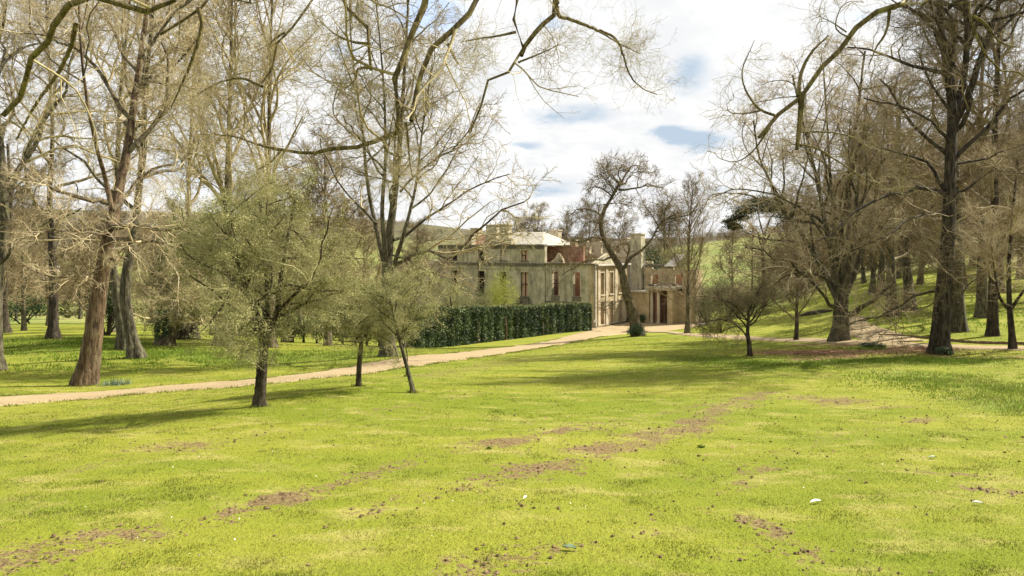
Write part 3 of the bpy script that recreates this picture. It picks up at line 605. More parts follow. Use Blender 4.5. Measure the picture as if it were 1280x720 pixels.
tree('bare_tree', 'rear trunk of the lichened pair, half behind its neighbour', [(PL(44, (155, 437), (150, 390), (143, 345), (140, 300), (146, 230), (150, 130), (160, 20), (165, -60)), .33, .07)],
     LV=lvls([6, 7, 5], n1=14, t0=.35, n3=7, up1=.14, ang=38, rm=.014), bark='bark_grey', group=G_LEFT, seed=26, spray=(2, .8, 'm', .5, 1.2), split=False)
tree('hawthorn_tree', 'leaning thorn tree with a dark ivy covered trunk on the left bank', [(PL(50, (205, 432), (214, 412), (226, 393), (240, 375), (248, 352)), .5, .2)],
     LV=lvls([5, 5.5, 4.5], n1=16, t0=.35, n2=8, n3=8, rm=.014, ang=62, up1=.02, w=.2), bark='bark_tan', twig='twig_olive', seed=27, spray=(2, .8, 'm', .4, .9), leaf=(16000, .09, 'haw', .12), split=False)
tree('bare_tree', 'short grey trunk behind the leaning thorn tree', [(PL(60, (242, 417), (240, 380), (238, 340), (236, 240), (240, 140), (243, 40)), .4, .08)],
     LV=lvls([6, 7, 5], n1=15, t0=.3, n3=6, up1=.16, ang=36, rm=.018), bark='bark_grey', group=G_LEFT, seed=28, spray=(2, .8, 'm', .5, 1.2), split=False)
tree('bare_tree', 'thick flared trunk in front of the dark clipped box hedge', [(PL(52, (279, 432), (279, 400), (281, 350), (284, 280), (286, 200), (288, 100), (290, 0), (292, -80)), .44, .07)],
     LV=lvls([8, 8, 7, 4], n1=22, t0=.28, n2=8, n3=5, up1=.18, ang=32, rm=.017, w=.12), bark='bark_tan', group=G_LEFT, seed=29, spray=(2, .8, 'm', .5, 1.3), flare=.9, split=False)
tree('bare_tree', 'pale trunk seen just behind the foreground thorn tree', [(PL(51, (338, 433), (337, 390), (336, 330), (334, 260), (336, 170), (338, 80), (340, 0), (342, -90)), .36, .07)],
     LV=lvls([8, 8, 7, 4], n1=22, t0=.28, n2=8, n3=5, up1=.18, ang=30, rm=.017, w=.12), bark='bark_tan', group=G_LEFT, seed=30, spray=(2, .8, 'm', .5, 1.3), split=False)
# J multi-stem
tree('ash_tree', 'tall many stemmed tree with fat short trunk between the thorn trees and the mansion',
     [(PL(38, (485, 445), (484, 410), (484, 375), (485, 335), (490, 280), (500, 200), (506, 110), (512, 0), (515, -90)), .40, .04),
      (PL(38, (484, 345), (472, 290, .5), (460, 230, 1), (452, 150, 1), (440, 60, 1), (436, -40, 1)), .15, .04), (PL(38, (485, 340), (478, 270, -1), (482, 190, -1), (478, 90, -1), (470, 0, -1)), .15, .04),
      (PL(38, (486, 350), (505, 290, -1), (520, 230, -1), (528, 160, -1), (540, 80, -1)), .14, .04)],
     limbs=[(PL(38, (488, 335), (512, 322, -1), (540, 315, -2), (565, 320, -2), (590, 298, -2), (612, 275, -2.5), (650, 250, -3)), .13, .04), (PL(38, (492, 300), (520, 285, 1), (560, 255, 1), (600, 232, 1), (635, 215, 1)), .10, .03),
            (PL(38, (486, 315), (520, 330, -2), (550, 345, -3), (580, 365, -4)), .07, .02), (PL(38, (470, 280), (440, 250, 1), (415, 215, 1), (400, 170, 1)), .09, .03), (PL(38, (500, 240), (540, 200), (575, 180), (600, 130)), .08, .03)],
     LV=lvls([3.5, 4.5, 3.5, 2.5], n1=11, n2=7, n3=6, t0=.3, w=.2, rm=.011, up1=.12, ang=42), bark='bark_grey', twig='twig_olive', seed=31, spray=(2, .8, 'm', .4, 1.1), hi=True, flare=.5)
# K foreground thorn
tree('hawthorn_tree', 'nearest thorn tree, dark slim trunk under a broad hazy olive crown on the lawn',
     [(PL(15, (323, 507), (325, 470), (328, 432), (332, 405)), .125, .105), (PL(15, (329, 425), (345, 395, .2), (352, 350, .4), (362, 300, .6), (372, 250, .7)), .08, .03),
      (PL(15, (329, 425), (318, 385, -.2), (305, 350, -.4), (290, 300, -.5), (280, 250, -.5)), .085, .03), (PL(15, (331, 420), (334, 370, .3), (330, 310, .3), (325, 250, .2)), .07, .025)],
     limbs=[(PL(15, (328, 425), (300, 395, -.3), (270, 365, -.5), (235, 345, -.7)), .055, .015), (PL(15, (335, 400), (375, 385, .2), (410, 370, .3), (440, 365, .3)), .05, .012),
            (PL(15, (345, 390), (385, 350, -.5), (405, 300, -.7), (415, 270, -.8)), .05, .014), (PL(15, (326, 440), (300, 428, .3), (270, 420, .5)), .03, .008), (PL(15, (310, 365), (270, 320, .4), (240, 290, .6), (225, 260, .6)), .045, .012)],
     LV=[dict(n=11, t0f=.9, t0=.12, t1=.98, ang=66, asd=16, len=[1.75, 1.75, 1.2], wig=.17, up=-.025, seg=8, k=.018, rmin=.009, sides=6),
         dict(n=10, ang=52, len=.5, wig=.22, up=-.01, seg=6, k=.012, rmin=.0055, sides=4, t0=.1)],
     bark='bark_dark', twig='twig_haw', seed=32, spray=(7, .6, 'h', .16, .38), hi=True, flare=.45, leaf=(80000, .031, 'haw', .05), limb_bark='bark_dark')
tree('hawthorn_tree', 'small thorn tree with straight slim trunk, middle of the three on the lawn',
     [(PL(19, (448, 483), (449, 455), (451, 425), (448, 400)), .085, .06), (PL(19, (451, 428), (465, 405, .3), (480, 380, .4)), .045, .02), (PL(19, (451, 430), (436, 405, -.2), (420, 380, -.3)), .045, .02)],
     LV=[dict(n=12, t0f=.7, t0=.3, t1=.98, ang=66, asd=14, len=[1.2, 1.1, .8], wig=.17, up=.0, seg=7, k=.018, rmin=.008, sides=5),
         dict(n=9, ang=52, len=.5, wig=.22, up=0, seg=5, k=.012, rmin=.0055, sides=4, t0=.1)],
     bark='bark_dark', twig='twig_haw', seed=33, spray=(6, .6, 'h', .15, .35), flare=.3, leaf=(30000, .030, 'haw', .045))
tree('hawthorn_tree', 'crooked young thorn tree leaning left, rightmost of the three on the lawn',
     [(PL(18, (516, 491), (510, 465), (502, 435), (494, 405), (490, 385), (482, 360)), .075, .03), (PL(18, (501, 432), (506, 400, .2), (520, 370, .3), (528, 350, .3)), .03, .012)],
     limbs=[(PL(18, (498, 420), (520, 400, -.2), (550, 392, -.3)), .02, .007), (PL(18, (492, 395), (470, 375, .3), (445, 355, .5)), .02, .007), (PL(18, (490, 385), (512, 352, .2), (530, 340, .2)), .02, .007)],
     LV=[dict(n=9, t0=.4, t1=.98, ang=58, asd=14, len=[1.0, 1.15, .75], wig=.17, up=.03, seg=7, k=.018, rmin=.007, sides=5),
         dict(n=8, ang=50, len=.5, wig=.2, up=.02, seg=5, k=.012, rmin=.005, sides=4, t0=.1)],
     bark='bark_grey', twig='twig_haw', seed=34, spray=(5, .6, 'h', .15, .35), flare=.3, leaf=(22000, .027, 'haw', .04))
tree('sapling', 'very thin pale sapling beside the crooked young thorn tree', [(PL(24, (508, 463), (509, 445), (506, 425), (507, 405)), .035, .015)],
     LV=[dict(n=8, t0=.4, t1=.98, ang=50, len=[.8, .6], wig=.15, up=.05, seg=5, k=.014, rmin=.006, sides=4), dict(n=6, ang=45, len=.5, wig=.2, up=.03, seg=3, k=.012, rmin=.004, sides=3)], bark='bark_tan', seed=35, split=False, flare=.2)
# N leaning tree by the mansion
tree('old_leaning_tree', 'old tree leaning left with forked trunk and domed crown before the mansion',
     [(PL(65, (797, 420), (793, 400), (787, 378), (781, 356), (778, 338), (770, 322), (757, 299), (753, 281), (757, 265), (765, 250), (773, 237), (777, 229)), .54, .12),
      (PL(65, (778, 338), (788, 322, .5), (803, 312, 1), (815, 298, 1), (822, 285, 1), (830, 274, 1)), .18, .07)],
     limbs=[(PL(65, (752, 298), (740, 296, -1), (728, 303, -1), (712, 300, -1.5)), .15, .04), (PL(65, (768, 320), (750, 326, -1), (732, 327, -1.5), (715, 336, -2), (700, 346, -2)), .13, .03),
            (PL(65, (773, 237), (785, 236), (797, 235), (812, 230), (830, 237)), .13, .04), (PL(65, (767, 246), (754, 236), (743, 234), (737, 240)), .11, .03), (PL(65, (777, 229), (783, 216), (792, 207), (803, 208)), .12, .03),
            (PL(65, (777, 230), (773, 216), (777, 205)), .11, .03), (PL(65, (771, 240), (756, 222), (747, 216)), .10, .03), (PL(65, (777, 231), (795, 215, 2), (815, 218, 3)), .1, .03), (PL(65, (775, 233), (758, 212, -3), (762, 202, -4)), .1, .03),
            (PL(65, (830, 274), (842, 272), (855, 270), (872, 262)), .10, .03), (PL(65, (824, 284), (815, 270), (806, 256)), .09, .03), (PL(65, (830, 275), (832, 260), (842, 248)), .09, .03), (PL(65, (776, 231), (766, 219), (758, 212)), .10, .03),
            (PL(65, (752, 270), (738, 262), (722, 262), (712, 270)), .10, .03), (PL(65, (750, 280), (738, 276), (728, 284)), .07, .03), (PL(65, (754, 256), (772, 254), (786, 258)), .07, .03), (PL(65, (779, 340), (786, 308, -1), (772, 306, -1.5), (768, 312, -2)), .07, .05), (PL(65, (787, 372), (770, 378, -2), (755, 388, -3)), .05, .02)],
     LV=[dict(n=3, t0=.72, t1=.99, ang=60, len=[2, 2], wig=.22, up=.03, seg=8, k=.03, rmin=.05, sides=7), dict(n=8, ang=58, len=.5, lmin=1.1, wig=.26, up=.05, seg=6, k=.022, rmin=.028, sides=5, t0=.3),
         dict(n=6, ang=52, len=.6, lmin=.6, wig=.26, up=.04, seg=4, k=.02, rmin=.018, sides=3, t0=.2)],
     bark='bark_tan', twig='twig_brown', seed=36, spray=(2, .8, 'm', .35, .7), hi=True, flare=.3, pw=1.3)
tree('lime_tree', 'slim upright tree with a fan of fine branches right of the mansion porch', [(PL(68, (859, 418), (860, 390), (860, 350), (861, 300), (863, 260), (866, 236)), .30, .05)],
     LV=[dict(n=34, t0=.12, t1=.99, ang=38, asd=10, len=[4.2, 5.2, 4.6, 3.2, 1.8], wig=.07, up=.09, seg=7, k=.014, rmin=.03, sides=5), dict(n=9, ang=32, len=.45, wig=.12, up=.04, seg=4, k=.014, rmin=.018, sides=3, t0=.15),
         dict(n=6, ang=38, len=.5, wig=.15, up=.03, seg=3, k=.014, rmin=.012, sides=3)], bark='bark_tan', twig='twig_grey', seed=37, spray=(1, .6, 'm', .35, .8), flare=.3, split=False)
# P, Q
tree('hawthorn_tree', 'small dark thorn tree with a low side branch on the right of the lawn',
     [(PL(32, (937, 446), (936, 430), (934, 415), (935, 400), (934, 375)), .13, .06)],
     limbs=[(PL(32, (936, 425), (925, 412), (913, 402), (900, 398), (880, 402), (868, 412)), .055, .015), (PL(32, (935, 405), (950, 385, .4), (975, 372, .5), (1000, 366, .5)), .05, .015), (PL(32, (934, 400), (915, 380, -.4), (885, 370, -.6), (865, 372, -.6)), .05, .015),
            (PL(32, (920, 408), (895, 415, .4), (875, 408, .5)), .03, .01)],
     LV=[dict(n=10, t0=.55, t1=.99, ang=56, asd=14, len=[2.2, 2.2, 1.5], wig=.16, up=.01, seg=7, k=.018, rmin=.014, sides=5), dict(n=9, ang=50, len=.5, wig=.2, up=.01, seg=5, k=.014, rmin=.010, sides=3, t0=.1),
         dict(n=8, ang=48, len=.55, wig=.22, up=0, seg=3, k=.012, rmin=.007, sides=3, t0=.1), dict(n=3, ang=48, len=.6, wig=.22, up=0, seg=2, k=.012, rmin=.005, sides=3, t0=.1)],
     bark='bark_dark', twig='twig_brown', seed=38, spray=(1, .8, 'f', .25, .5), flare=.3, leaf=(3500, .035, 'haw_dark', .04))
tree('young_tree', 'slender young tree with rounded twiggy head, left of the great beech', [(PL(46, (995, 427), (996, 405), (996, 385), (997, 360), (996, 330)), .17, .06)],
     LV=[dict(n=22, t0=.3, t1=.99, ang=46, asd=12, len=[3.4, 3.6, 2.4], wig=.12, up=.08, seg=7, k=.015, rmin=.02, sides=5), dict(n=8, ang=42, len=.48, wig=.16, up=.03, seg=4, k=.014, rmin=.013, sides=3, t0=.15),
         dict(n=7, ang=42, len=.5, wig=.18, up=.02, seg=3, k=.014, rmin=.009, sides=3)], bark='bark_dark', twig='twig_brown', seed=39, spray=(1, .8, 'm', .35, .8), flare=.3, split=False)
# R great beech
tree('great_beech', 'great bare tree with stout ribbed trunk splitting into many upright stems, centre right',
     [(PL(42, (1050, 427), (1051, 400), (1052, 375), (1054, 350), (1056, 300), (1060, 240), (1068, 170), (1075, 100), (1080, 60)), .50, .06),
      (PL(42, (1050, 372), (1040, 320, -.5), (1028, 260, -1), (1015, 200, -1), (1000, 140, -1), (990, 95, -1)), .22, .05), (PL(42, (1052, 372), (1045, 310, .5), (1040, 240, 1), (1035, 170, 1), (1030, 90, 1)), .2, .05),
      (PL(42, (1056, 370), (1075, 320, .5), (1090, 270, 1), (1100, 200, 1), (1108, 120, 1)), .22, .05), (PL(42, (1048, 375), (1025, 330, 1), (1000, 290, 2), (975, 250, 2), (950, 200, 2), (940, 150, 2)), .24, .05), (PL(42, (1055, 372), (1066, 310, -1), (1072, 240, -1), (1085, 150, -1)), .24, .05)],
     limbs=[(PL(42, (1062, 393), (1080, 382, -1), (1100, 368, -1.5), (1118, 352, -2)), .20, .08), (PL(42, (1045, 385), (1020, 360, -2), (990, 330, -3), (960, 318, -4), (930, 312, -4)), .13, .04), (PL(42, (1040, 350), (1010, 340, 1), (985, 345, 1), (960, 360, 1)), .10, .03),
            (PL(42, (1030, 280), (1000, 262, -1), (960, 240, -2), (920, 235, -2), (895, 245, -2)), .10, .03), (PL(42, (1060, 405), (1090, 398, -3), (1130, 390, -5)), .05, .02)],
     LV=lvls([4.2, 4.5, 3.8, 2.4], n1=11, n2=7, n3=5, t0=.22, w=.13, rm=.013, up1=.07, ang=44, l3=.5), bark='bark_grey', twig='twig_tan', seed=40, spray=(2, .85, 'm', .45, 1.1), hi=True, flare=.4)
# S big dark right
tree('oak_tree', 'tall dark trunk nearest on the right, with spreading horizontal limbs',
     [(PL(31, (1175, 443), (1177, 400), (1180, 350), (1184, 300), (1188, 240), (1190, 180), (1192, 140), (1186, 90, .3), (1176, 30, .5), (1170, -60, .5)), .37, .08),
      (PL(31, (1190, 160), (1210, 120, -.5), (1222, 80, -1), (1240, 30, -1), (1262, -50, -1)), .16, .05), (PL(31, (1192, 150), (1204, 100, .5), (1208, 40, .5), (1205, -40, .5)), .18, .05)],
     limbs=[(PL(31, (1183, 243), (1165, 236), (1135, 238, -1), (1105, 248, -1.5), (1075, 262, -2), (1050, 285, -2.5), (1020, 305, -3)), .13, .03), (PL(31, (1184, 268), (1160, 268, -1), (1125, 282, -2), (1100, 300, -2.5), (1070, 315, -3)), .10, .025),
            (PL(31, (1182, 238), (1165, 212, .5), (1140, 195, 1), (1110, 188, 1), (1080, 178, 1)), .11, .03), (PL(31, (1195, 205), (1225, 200), (1255, 190), (1290, 178)), .07, .02), (PL(31, (1192, 240), (1215, 232), (1236, 215), (1260, 214), (1290, 218)), .08, .02),
            (PL(31, (1172, 364), (1150, 368, -.5), (1125, 383, -1), (1100, 396, -1.5), (1070, 402, -2)), .07, .02), (PL(31, (1180, 300), (1162, 328, -1), (1158, 340, -1)), .03, .01), (PL(31, (1196, 380), (1230, 330, 2), (1255, 300, 2)), .04, .02),
            (PL(31, (1170, 378), (1150, 385, -1), (1135, 384, -1.2)), .04, .01), (PL(31, (1190, 180), (1160, 150, -1), (1120, 130, -1.5), (1080, 125, -2)), .09, .03)],
     LV=lvls([4.5, 4.5, 3.5], n1=14, n2=8, n3=6, t0=.45, w=.18, rm=.009, up1=.08, ang=48), bark='bark_dark', twig='twig_brown', seed=41, spray=(2, .85, 'f', .4, 1.0), hi=True, flare=.55, pw=1.0)
# right hand group
G_R = 'bare trees on the grass slope to the right'
specR = [((1115, 395), 55, (1112, 250), .44, 'left of two thick leaning trunks beyond the right hand footpath', 'bark_grey'), ((1137, 392), 58, (1122, 200), .44, 'right of two thick leaning trunks beyond the right hand footpath', 'bark_grey'),
         ((1199, 415), 42, (1190, 120), .40, 'stout flared trunk directly behind the tall dark oak', 'bark_grey'), ((1228, 408), 50, (1225, 150), .40, 'flared trunk farther back up the slope right of the oak', 'bark_grey'),
         ((1241, 422), 39, (1246, 120), .28, 'dark trunk with a twiggy foot right of the oak', 'bark_dark')]
for i, ((bx, by), Y, (tx, ty), r, lab, bk) in enumerate(specR):
    tree('bare_tree', lab, [(PL(Y, (bx, by), (bx + (tx - bx) * .15, by - 40), ((bx + tx) / 2, (by + ty) / 2), (tx, ty), (tx + 4, ty - 90)), r, .1)],
         LV=lvls([5.5, 6.5, 5, 3], n1=16, n2=7, n3=5, t0=.25, w=.15, rm=.014, up1=.08, ang=46), bark=bk, twig='twig_brown', seed=60 + i, spray=(2, .8, 'm', .5, 1.1), group=G_R, split=False, flare=.55, pw=1.3)
tree('young_tree', 'thin dark forked tree at the right edge beside the footpath',
     [(PL(31.5, (1266, 440), (1264, 405), (1262, 380), (1262, 330), (1266, 270), (1272, 200)), .16, .05), (PL(31.5, (1262, 388), (1250, 372), (1244, 345), (1240, 310)), .08, .03), (PL(31.5, (1263, 388), (1275, 370), (1295, 345), (1310, 310)), .08, .03)],
     LV=lvls([2.6, 2.8, 2], n1=10, n2=7, n3=6, t0=.3, w=.16, rm=.008, up1=.03, ang=55), bark='bark_dark', twig='twig_tan', seed=70, spray=(2, .8, 'f', .3, .7), split=False, flare=.4)

# overhanging limbs of two trees that stand behind the camera
def Z3(*q): return [P(a, b, c) for a, b, c in q]
ob = (-5.5, -4.5)
tree('overhanging_oak', 'mossy crooked boughs hanging down across the top left and centre of the picture',
     [([np.array([ob[0], ob[1], g1(*ob)]), np.array([-5.3, -4.2, 1.5]), np.array([-4.8, -3.6, 4.2]), np.array([-4.5, -3, 7.5]), np.array([-4.3, -2.8, 11])], .42, .2)],
     limbs=[([np.array([-4.8, -3.6, 4.0]), np.array([-3, -.5, 3.9]), np.array([-1.3, 1.8, 3.3]), P(556, -110, 4.40), P(541, -20, 4.40), P(524, 25, 4.40), P(508, 60, 4.35), P(498, 105, 4.29), P(496, 138, 4.29), P(507, 153, 4.29), P(492, 166, 4.35), P(452, 175, 4.51), P(425, 188, 4.62), P(395, 192, 4.73), P(348, 187, 4.95)], 0.0770, 0.0110),
            ([np.array([-4.8, -3.6, 4.6]), np.array([-2.2, .2, 4.3]), np.array([-.6, 2.4, 3.5]), P(640, -80, 4.68), P(602, -8, 4.62), P(585, 18, 4.57), P(560, 45, 4.51), P(540, 75, 4.46), P(522, 105, 4.40), P(509, 148, 4.29)], 0.0660, 0.0154),
            ([np.array([-4.7, -3.4, 5.5]), np.array([-1.5, .8, 5]), np.array([0, 3, 3.8]), P(655, -90, 4.95), P(648, -10, 4.95), P(645, 30, 4.95), P(648, 76, 4.95), P(636, 88, 4.95), P(618, 92, 4.95), P(602, 110, 4.95), P(597, 135, 4.95), P(585, 165, 4.95)], 0.0550, 0.0077),
            ([np.array([-1.5, .8, 5]), np.array([.4, 3.5, 4.2]), P(700, -60, 5.06), P(694, 2, 5.06), P(693, 18, 5.06), P(672, 35, 5.00), P(660, 52, 5.00), P(650, 70, 4.95)], 0.0385, 0.0165),
            ([P(700, -40, 5.06), P(697, 15, 5.06), P(712, 24, 5.12), P(738, 34, 5.17), P(765, 45, 5.23), P(776, 60, 5.28), P(788, 95, 5.33), P(806, 112, 5.39), P(822, 118, 5.45)], 0.0193, 0.0033),
            ([P(720, 26, 5.12), P(750, 40, 5.17), P(775, 55, 5.23), P(800, 67, 5.28)], 0.0110, 0.0022),
            ([np.array([-4.5, -3, 6.5]), np.array([-2.6, .8, 4.4]), P(400, -90, 4.40), P(425, -5, 4.40), P(448, 22, 4.40), P(460, 45, 4.40), P(464, 70, 4.40), P(463, 92, 4.40)], 0.0440, 0.0099),
            ([P(463, 55, 4.40), P(440, 52, 4.40), P(418, 42, 4.40), P(400, 26, 4.40)], 0.0110, 0.0033), ([P(463, 85, 4.40), P(448, 86, 4.40), P(444, 100, 4.40), P(430, 112, 4.40)], 0.0099, 0.0033),
            ([np.array([-4.5, -3, 6]), np.array([-3, .8, 4.2]), P(330, -80, 4.68), P(390, -8, 4.68), P(372, 20, 4.68), P(350, 48, 4.68), P(345, 75, 4.68), P(328, 108, 4.68)], 0.0385, 0.0066),
            ([P(328, 108, 4.68), P(300, 98, 4.79), P(270, 105, 4.95), P(240, 122, 5.06)], 0.0110, 0.0033), ([P(356, 40, 4.68), P(340, 52, 4.68), P(336, 62, 4.68)], 0.0083, 0.0028),
            ([np.array([-4.7, -3.4, 5]), np.array([-3.4, .8, 4]), P(300, -60, 4.40), P(258, -5, 4.40), P(248, 10, 4.40), P(225, 25, 4.40), P(198, 40, 4.40)], 0.0330, 0.0083),
            ([P(248, 10, 4.40), P(252, 35, 4.40), P(240, 75, 4.40), P(225, 110, 4.51), P(213, 137, 4.62)], 0.0165, 0.0033),
            ([np.array([-4.7, -3.4, 4.5]), np.array([-4, .5, 3.6]), P(180, -50, 4.12), P(120, 2, 4.12), P(90, 12, 4.12), P(62, 38, 4.18), P(45, 75, 4.29), P(30, 115, 4.40), P(0, 145, 4.40)], 0.0413, 0.0165),
            ([P(95, 30, 4.51), P(88, 60, 4.62), P(70, 95, 4.73), P(45, 130, 4.84), P(20, 175, 4.95)], 0.0165, 0.0066),
            ([P(348, 187, 4.95), P(320, 180, 5.12), P(290, 170, 5.28), P(250, 168, 5.50)], 0.0121, 0.0033), ([P(352, 187, 4.95), P(338, 203, 4.95), P(322, 212, 4.95)], 0.0110, 0.0033),
            ([P(507, 153, 4.29), P(510, 175, 4.29), P(512, 200, 4.29), P(516, 225, 4.29)], 0.0099, 0.0028), ([P(492, 166, 4.35), P(480, 172, 4.35), P(484, 188, 4.35), P(500, 196, 4.29), P(508, 192, 4.29)], 0.0110, 0.0044),
            ([P(648, 78, 4.95), P(680, 65, 5.06), P(700, 55, 5.17)], 0.0083, 0.0028), ([P(645, 40, 4.95), P(622, 45, 4.95), P(600, 48, 5.00), P(578, 52, 5.06)], 0.0110, 0.0033), ([P(560, 55, 4.51), P(568, 72, 4.51), P(573, 80, 4.51)], 0.0110, 0.0066)],
     LV=[dict(n=5, t0=.6, t1=.99, ang=60, len=[1.6, 1.4], wig=.2, up=.08, seg=64, k=.02, rmin=.009, sides=8), dict(n=6, ang=55, len=.12, wig=.26, up=-.03, seg=7, k=.012, rmin=.0025, sides=5, t0=.45, lmin=.14),
         dict(n=6, ang=55, len=.55, wig=.28, up=.0, seg=4, k=.011, rmin=.0016, sides=3, t0=.15), dict(n=3, ang=50, len=.5, wig=.28, up=0, seg=3, k=.011, rmin=.0012, sides=3, t0=.15)],
     bark='bark_moss', twig='twig_olive', seed=80, hi=True, jit=.04, spray=(1, .8, 'h', .06, .13))
ob = (9.5, -3.0)
tree('overhanging_oak', 'mossy bough reaching down from the top right over the lawn',
     [([np.array([ob[0], ob[1], g1(*ob)]), np.array([9.3, -2.8, 1.5]), np.array([9, -2.4, 4.2]), np.array([8.8, -2, 7.5]), np.array([8.7, -2, 11])], .026, .011)],
     limbs=[([np.array([9, -2.4, 4.0]), np.array([6.2, .6, 3.8]), P(1200, -120, 4.40), P(1142, -8, 4.40), P(1115, 5, 4.40), P(1088, 16, 4.40), P(1068, 32, 4.40), P(1060, 55, 4.40), P(1045, 75, 4.40), P(1020, 95, 4.40), P(995, 125, 4.40), P(965, 148, 4.40), P(952, 172, 4.40)], 0.0715, 0.0121),
            ([P(1003, 115, 4.40), P(1000, 150, 4.40), P(996, 187, 4.40)], 0.0220, 0.0121), ([P(998, 120, 4.40), P(1002, 90, 4.46), P(1015, 65, 4.51), P(1035, 45, 4.57)], 0.0154, 0.0055),
            ([P(970, 145, 4.40), P(948, 135, 4.40), P(932, 112, 4.40), P(928, 88, 4.40), P(938, 62, 4.40), P(943, 50, 4.40)], 0.0099, 0.0017), ([P(952, 138, 4.40), P(930, 142, 4.40), P(912, 140, 4.46), P(908, 128, 4.46)], 0.0066, 0.0017),
            ([P(962, 160, 4.40), P(940, 190, 4.40), P(920, 202, 4.40), P(900, 198, 4.40), P(893, 190, 4.40)], 0.0077, 0.0017), ([P(1112, 8, 4.40), P(1110, 30, 4.40), P(1105, 45, 4.40), P(1095, 60, 4.40), P(1085, 85, 4.40)], 0.0121, 0.0028),
            ([P(996, 180, 4.40), P(1020, 185, 4.46), P(1045, 200, 4.51), P(1075, 220, 4.57), P(1105, 235, 4.62), P(1135, 228, 4.68)], 0.0077, 0.0022), ([P(1000, 165, 4.40), P(1030, 165, 4.46), P(1060, 170, 4.51), P(1090, 187, 4.57), P(1105, 180, 4.62)], 0.0066, 0.0022),
            ([np.array([8.8, -2, 6]), np.array([6.8, 1.8, 4.4]), P(1225, -60, 4.95), P(1216, 0, 4.95), P(1215, 25, 4.95), P(1222, 55, 4.95), P(1235, 75, 5.06), P(1260, 92, 5.17), P(1295, 98, 5.23)], 0.0275, 0.0066), ([P(1216, 20, 4.95), P(1230, 28, 4.95), P(1250, 52, 5.06), P(1275, 60, 5.17)], 0.0110, 0.0033),
            ([P(1062, 48, 4.40), P(1045, 35, 4.40), P(1050, 12, 4.40), P(1062, 2, 4.40), P(1080, 3, 4.40)], 0.0055, 0.0017), ([P(1058, 40, 4.40), P(1040, 28, 4.46), P(1022, 20, 4.51)], 0.0055, 0.0017)],
     LV=[dict(n=4, t0=.6, t1=.99, ang=60, len=[1.6, 1.4], wig=.2, up=.08, seg=60, k=.02, rmin=.009, sides=8), dict(n=4, ang=50, len=.12, wig=.22, up=.02, seg=6, k=.012, rmin=.0022, sides=5, t0=.5, lmin=.09),
         dict(n=5, ang=55, len=.5, wig=.28, up=.0, seg=4, k=.011, rmin=.0016, sides=3, t0=.15)], bark='bark_moss', twig='twig_olive', seed=81, hi=True, jit=.04, spray=(1, .8, 'h', .06, .13))

# prototypes for the background trees, then copies
proto = []
for i, (hh, sp, rr) in enumerate([(15, 6.2, .34), (17, 5.0, .32), (13, 7.0, .4)]):
    bx, bY = (88, 92, 70)[i], (96, 118, 82)[i]; b = np.array([bx * .62, bY, 0]); b[2] = g1(b[0], b[1])
    r = tree('woodland_tree', ['broad crowned bare tree on the wooded slope at right', 'narrow bare tree higher up the wooded slope at right', 'spreading bare tree low on the wooded slope at right'][i],
             [([b, b + [.2, 0, hh * .25], b + [-.2, .3, hh * .55], b + [.1, .2, hh]], rr, .06)], LV=lvls([sp * .9, sp, sp * .8, sp * .35], n1=20, n2=7, n3=5, n4=0, t0=.16, w=.15, rm=.024, up1=.1, ang=45), bark='bark_grey' if i else 'bark_tan',
             twig='twig_brown', seed=100 + i, spray=(2, .8, 'c', .6, 1.3), group='bare trees of the wooded slope', split=False, flare=.4)
    proto.append(r)
rc = random.Random(5)
spots = []
for (px, Y) in [(1080, 100), (1100, 78), (1128, 110), (1150, 84), (1165, 120), (1180, 92), (1205, 75), (1215, 105), (1235, 88), (1250, 70), (1262, 110), (1275, 84), (1300, 96), (1330, 80), (1040, 130), (1060, 118), (1010, 150), (1180, 64), (1290, 60), (1350, 64), (1240, 130), (1110, 140), (985, 130), (940, 150), (915, 135)]:
    spots.append((px, Y, 'R'))
for (px, Y) in [(20, 120), (60, 95), (100, 130), (115, 90), (190, 110), (215, 82), (250, 105), (305, 92), (330, 125), (375, 85), (400, 110), (430, 80), (360, 62), (410, 58), (455, 95), (520, 120), (-40, 85), (-30, 60), (30, 75), (140, 70), (560, 170)]:
    spots.append((px, Y, 'L'))
MARK = [(5, 'the left edge trunk'), (66, 'the lone dark trunk'), (130, 'the big brown leaning trunk'), (165, 'the lichened pair of trunks'), (215, 'the leaning ivy clad thorn'), (280, 'the thick flared trunk'), (330, 'the nearest thorn tree'), (448, 'the small straight thorn tree'), (487, 'the many stemmed tree'), (560, 'the mansion'),
        (937, 'the small dark thorn tree'), (995, 'the slender young tree'), (1051, 'the great beech'), (1128, 'the two thick leaning trunks'), (1183, 'the tall dark oak'), (1240, 'the twiggy footed trunk'), (1265, 'the thin forked tree')]
USED = set()
def place_label(px, Y, sd, sc):
    mk_ = sorted(MARK, key=lambda q: abs(q[0] - px)); size = 'tall' if sc > 1.08 else ('small' if sc < .95 else 'middling'); dep = 'beyond the park' if Y > 112 else ('far upslope' if sd == 'R' else 'deep in the valley') if Y > 92 else 'behind the lawn'
    for (mx, nm) in mk_:
        l = f"{size} bare tree {dep}, {'left' if px < mx else 'right'} of {nm}"
        if l not in USED: USED.add(l); return l
for k, (px, Y, sd) in enumerate(spots):
    b = base(px, Y); pr = proto[rc.randrange(3)]; sc = rc.uniform(.8, 1.25) if sd == 'R' else rc.uniform(.85, 1.15)
    side = 'wooded slope at right' if sd == 'R' else 'valley behind the left bank'
    near = 'nearer' if Y < 90 else 'farther'
    o = copy_tree(pr, tuple(b), rc.uniform(0, 6.28), sc, place_label(px, Y, sd, sc))
    if sd == 'L': o['group'] = 'bare trees in the valley behind the left bank'
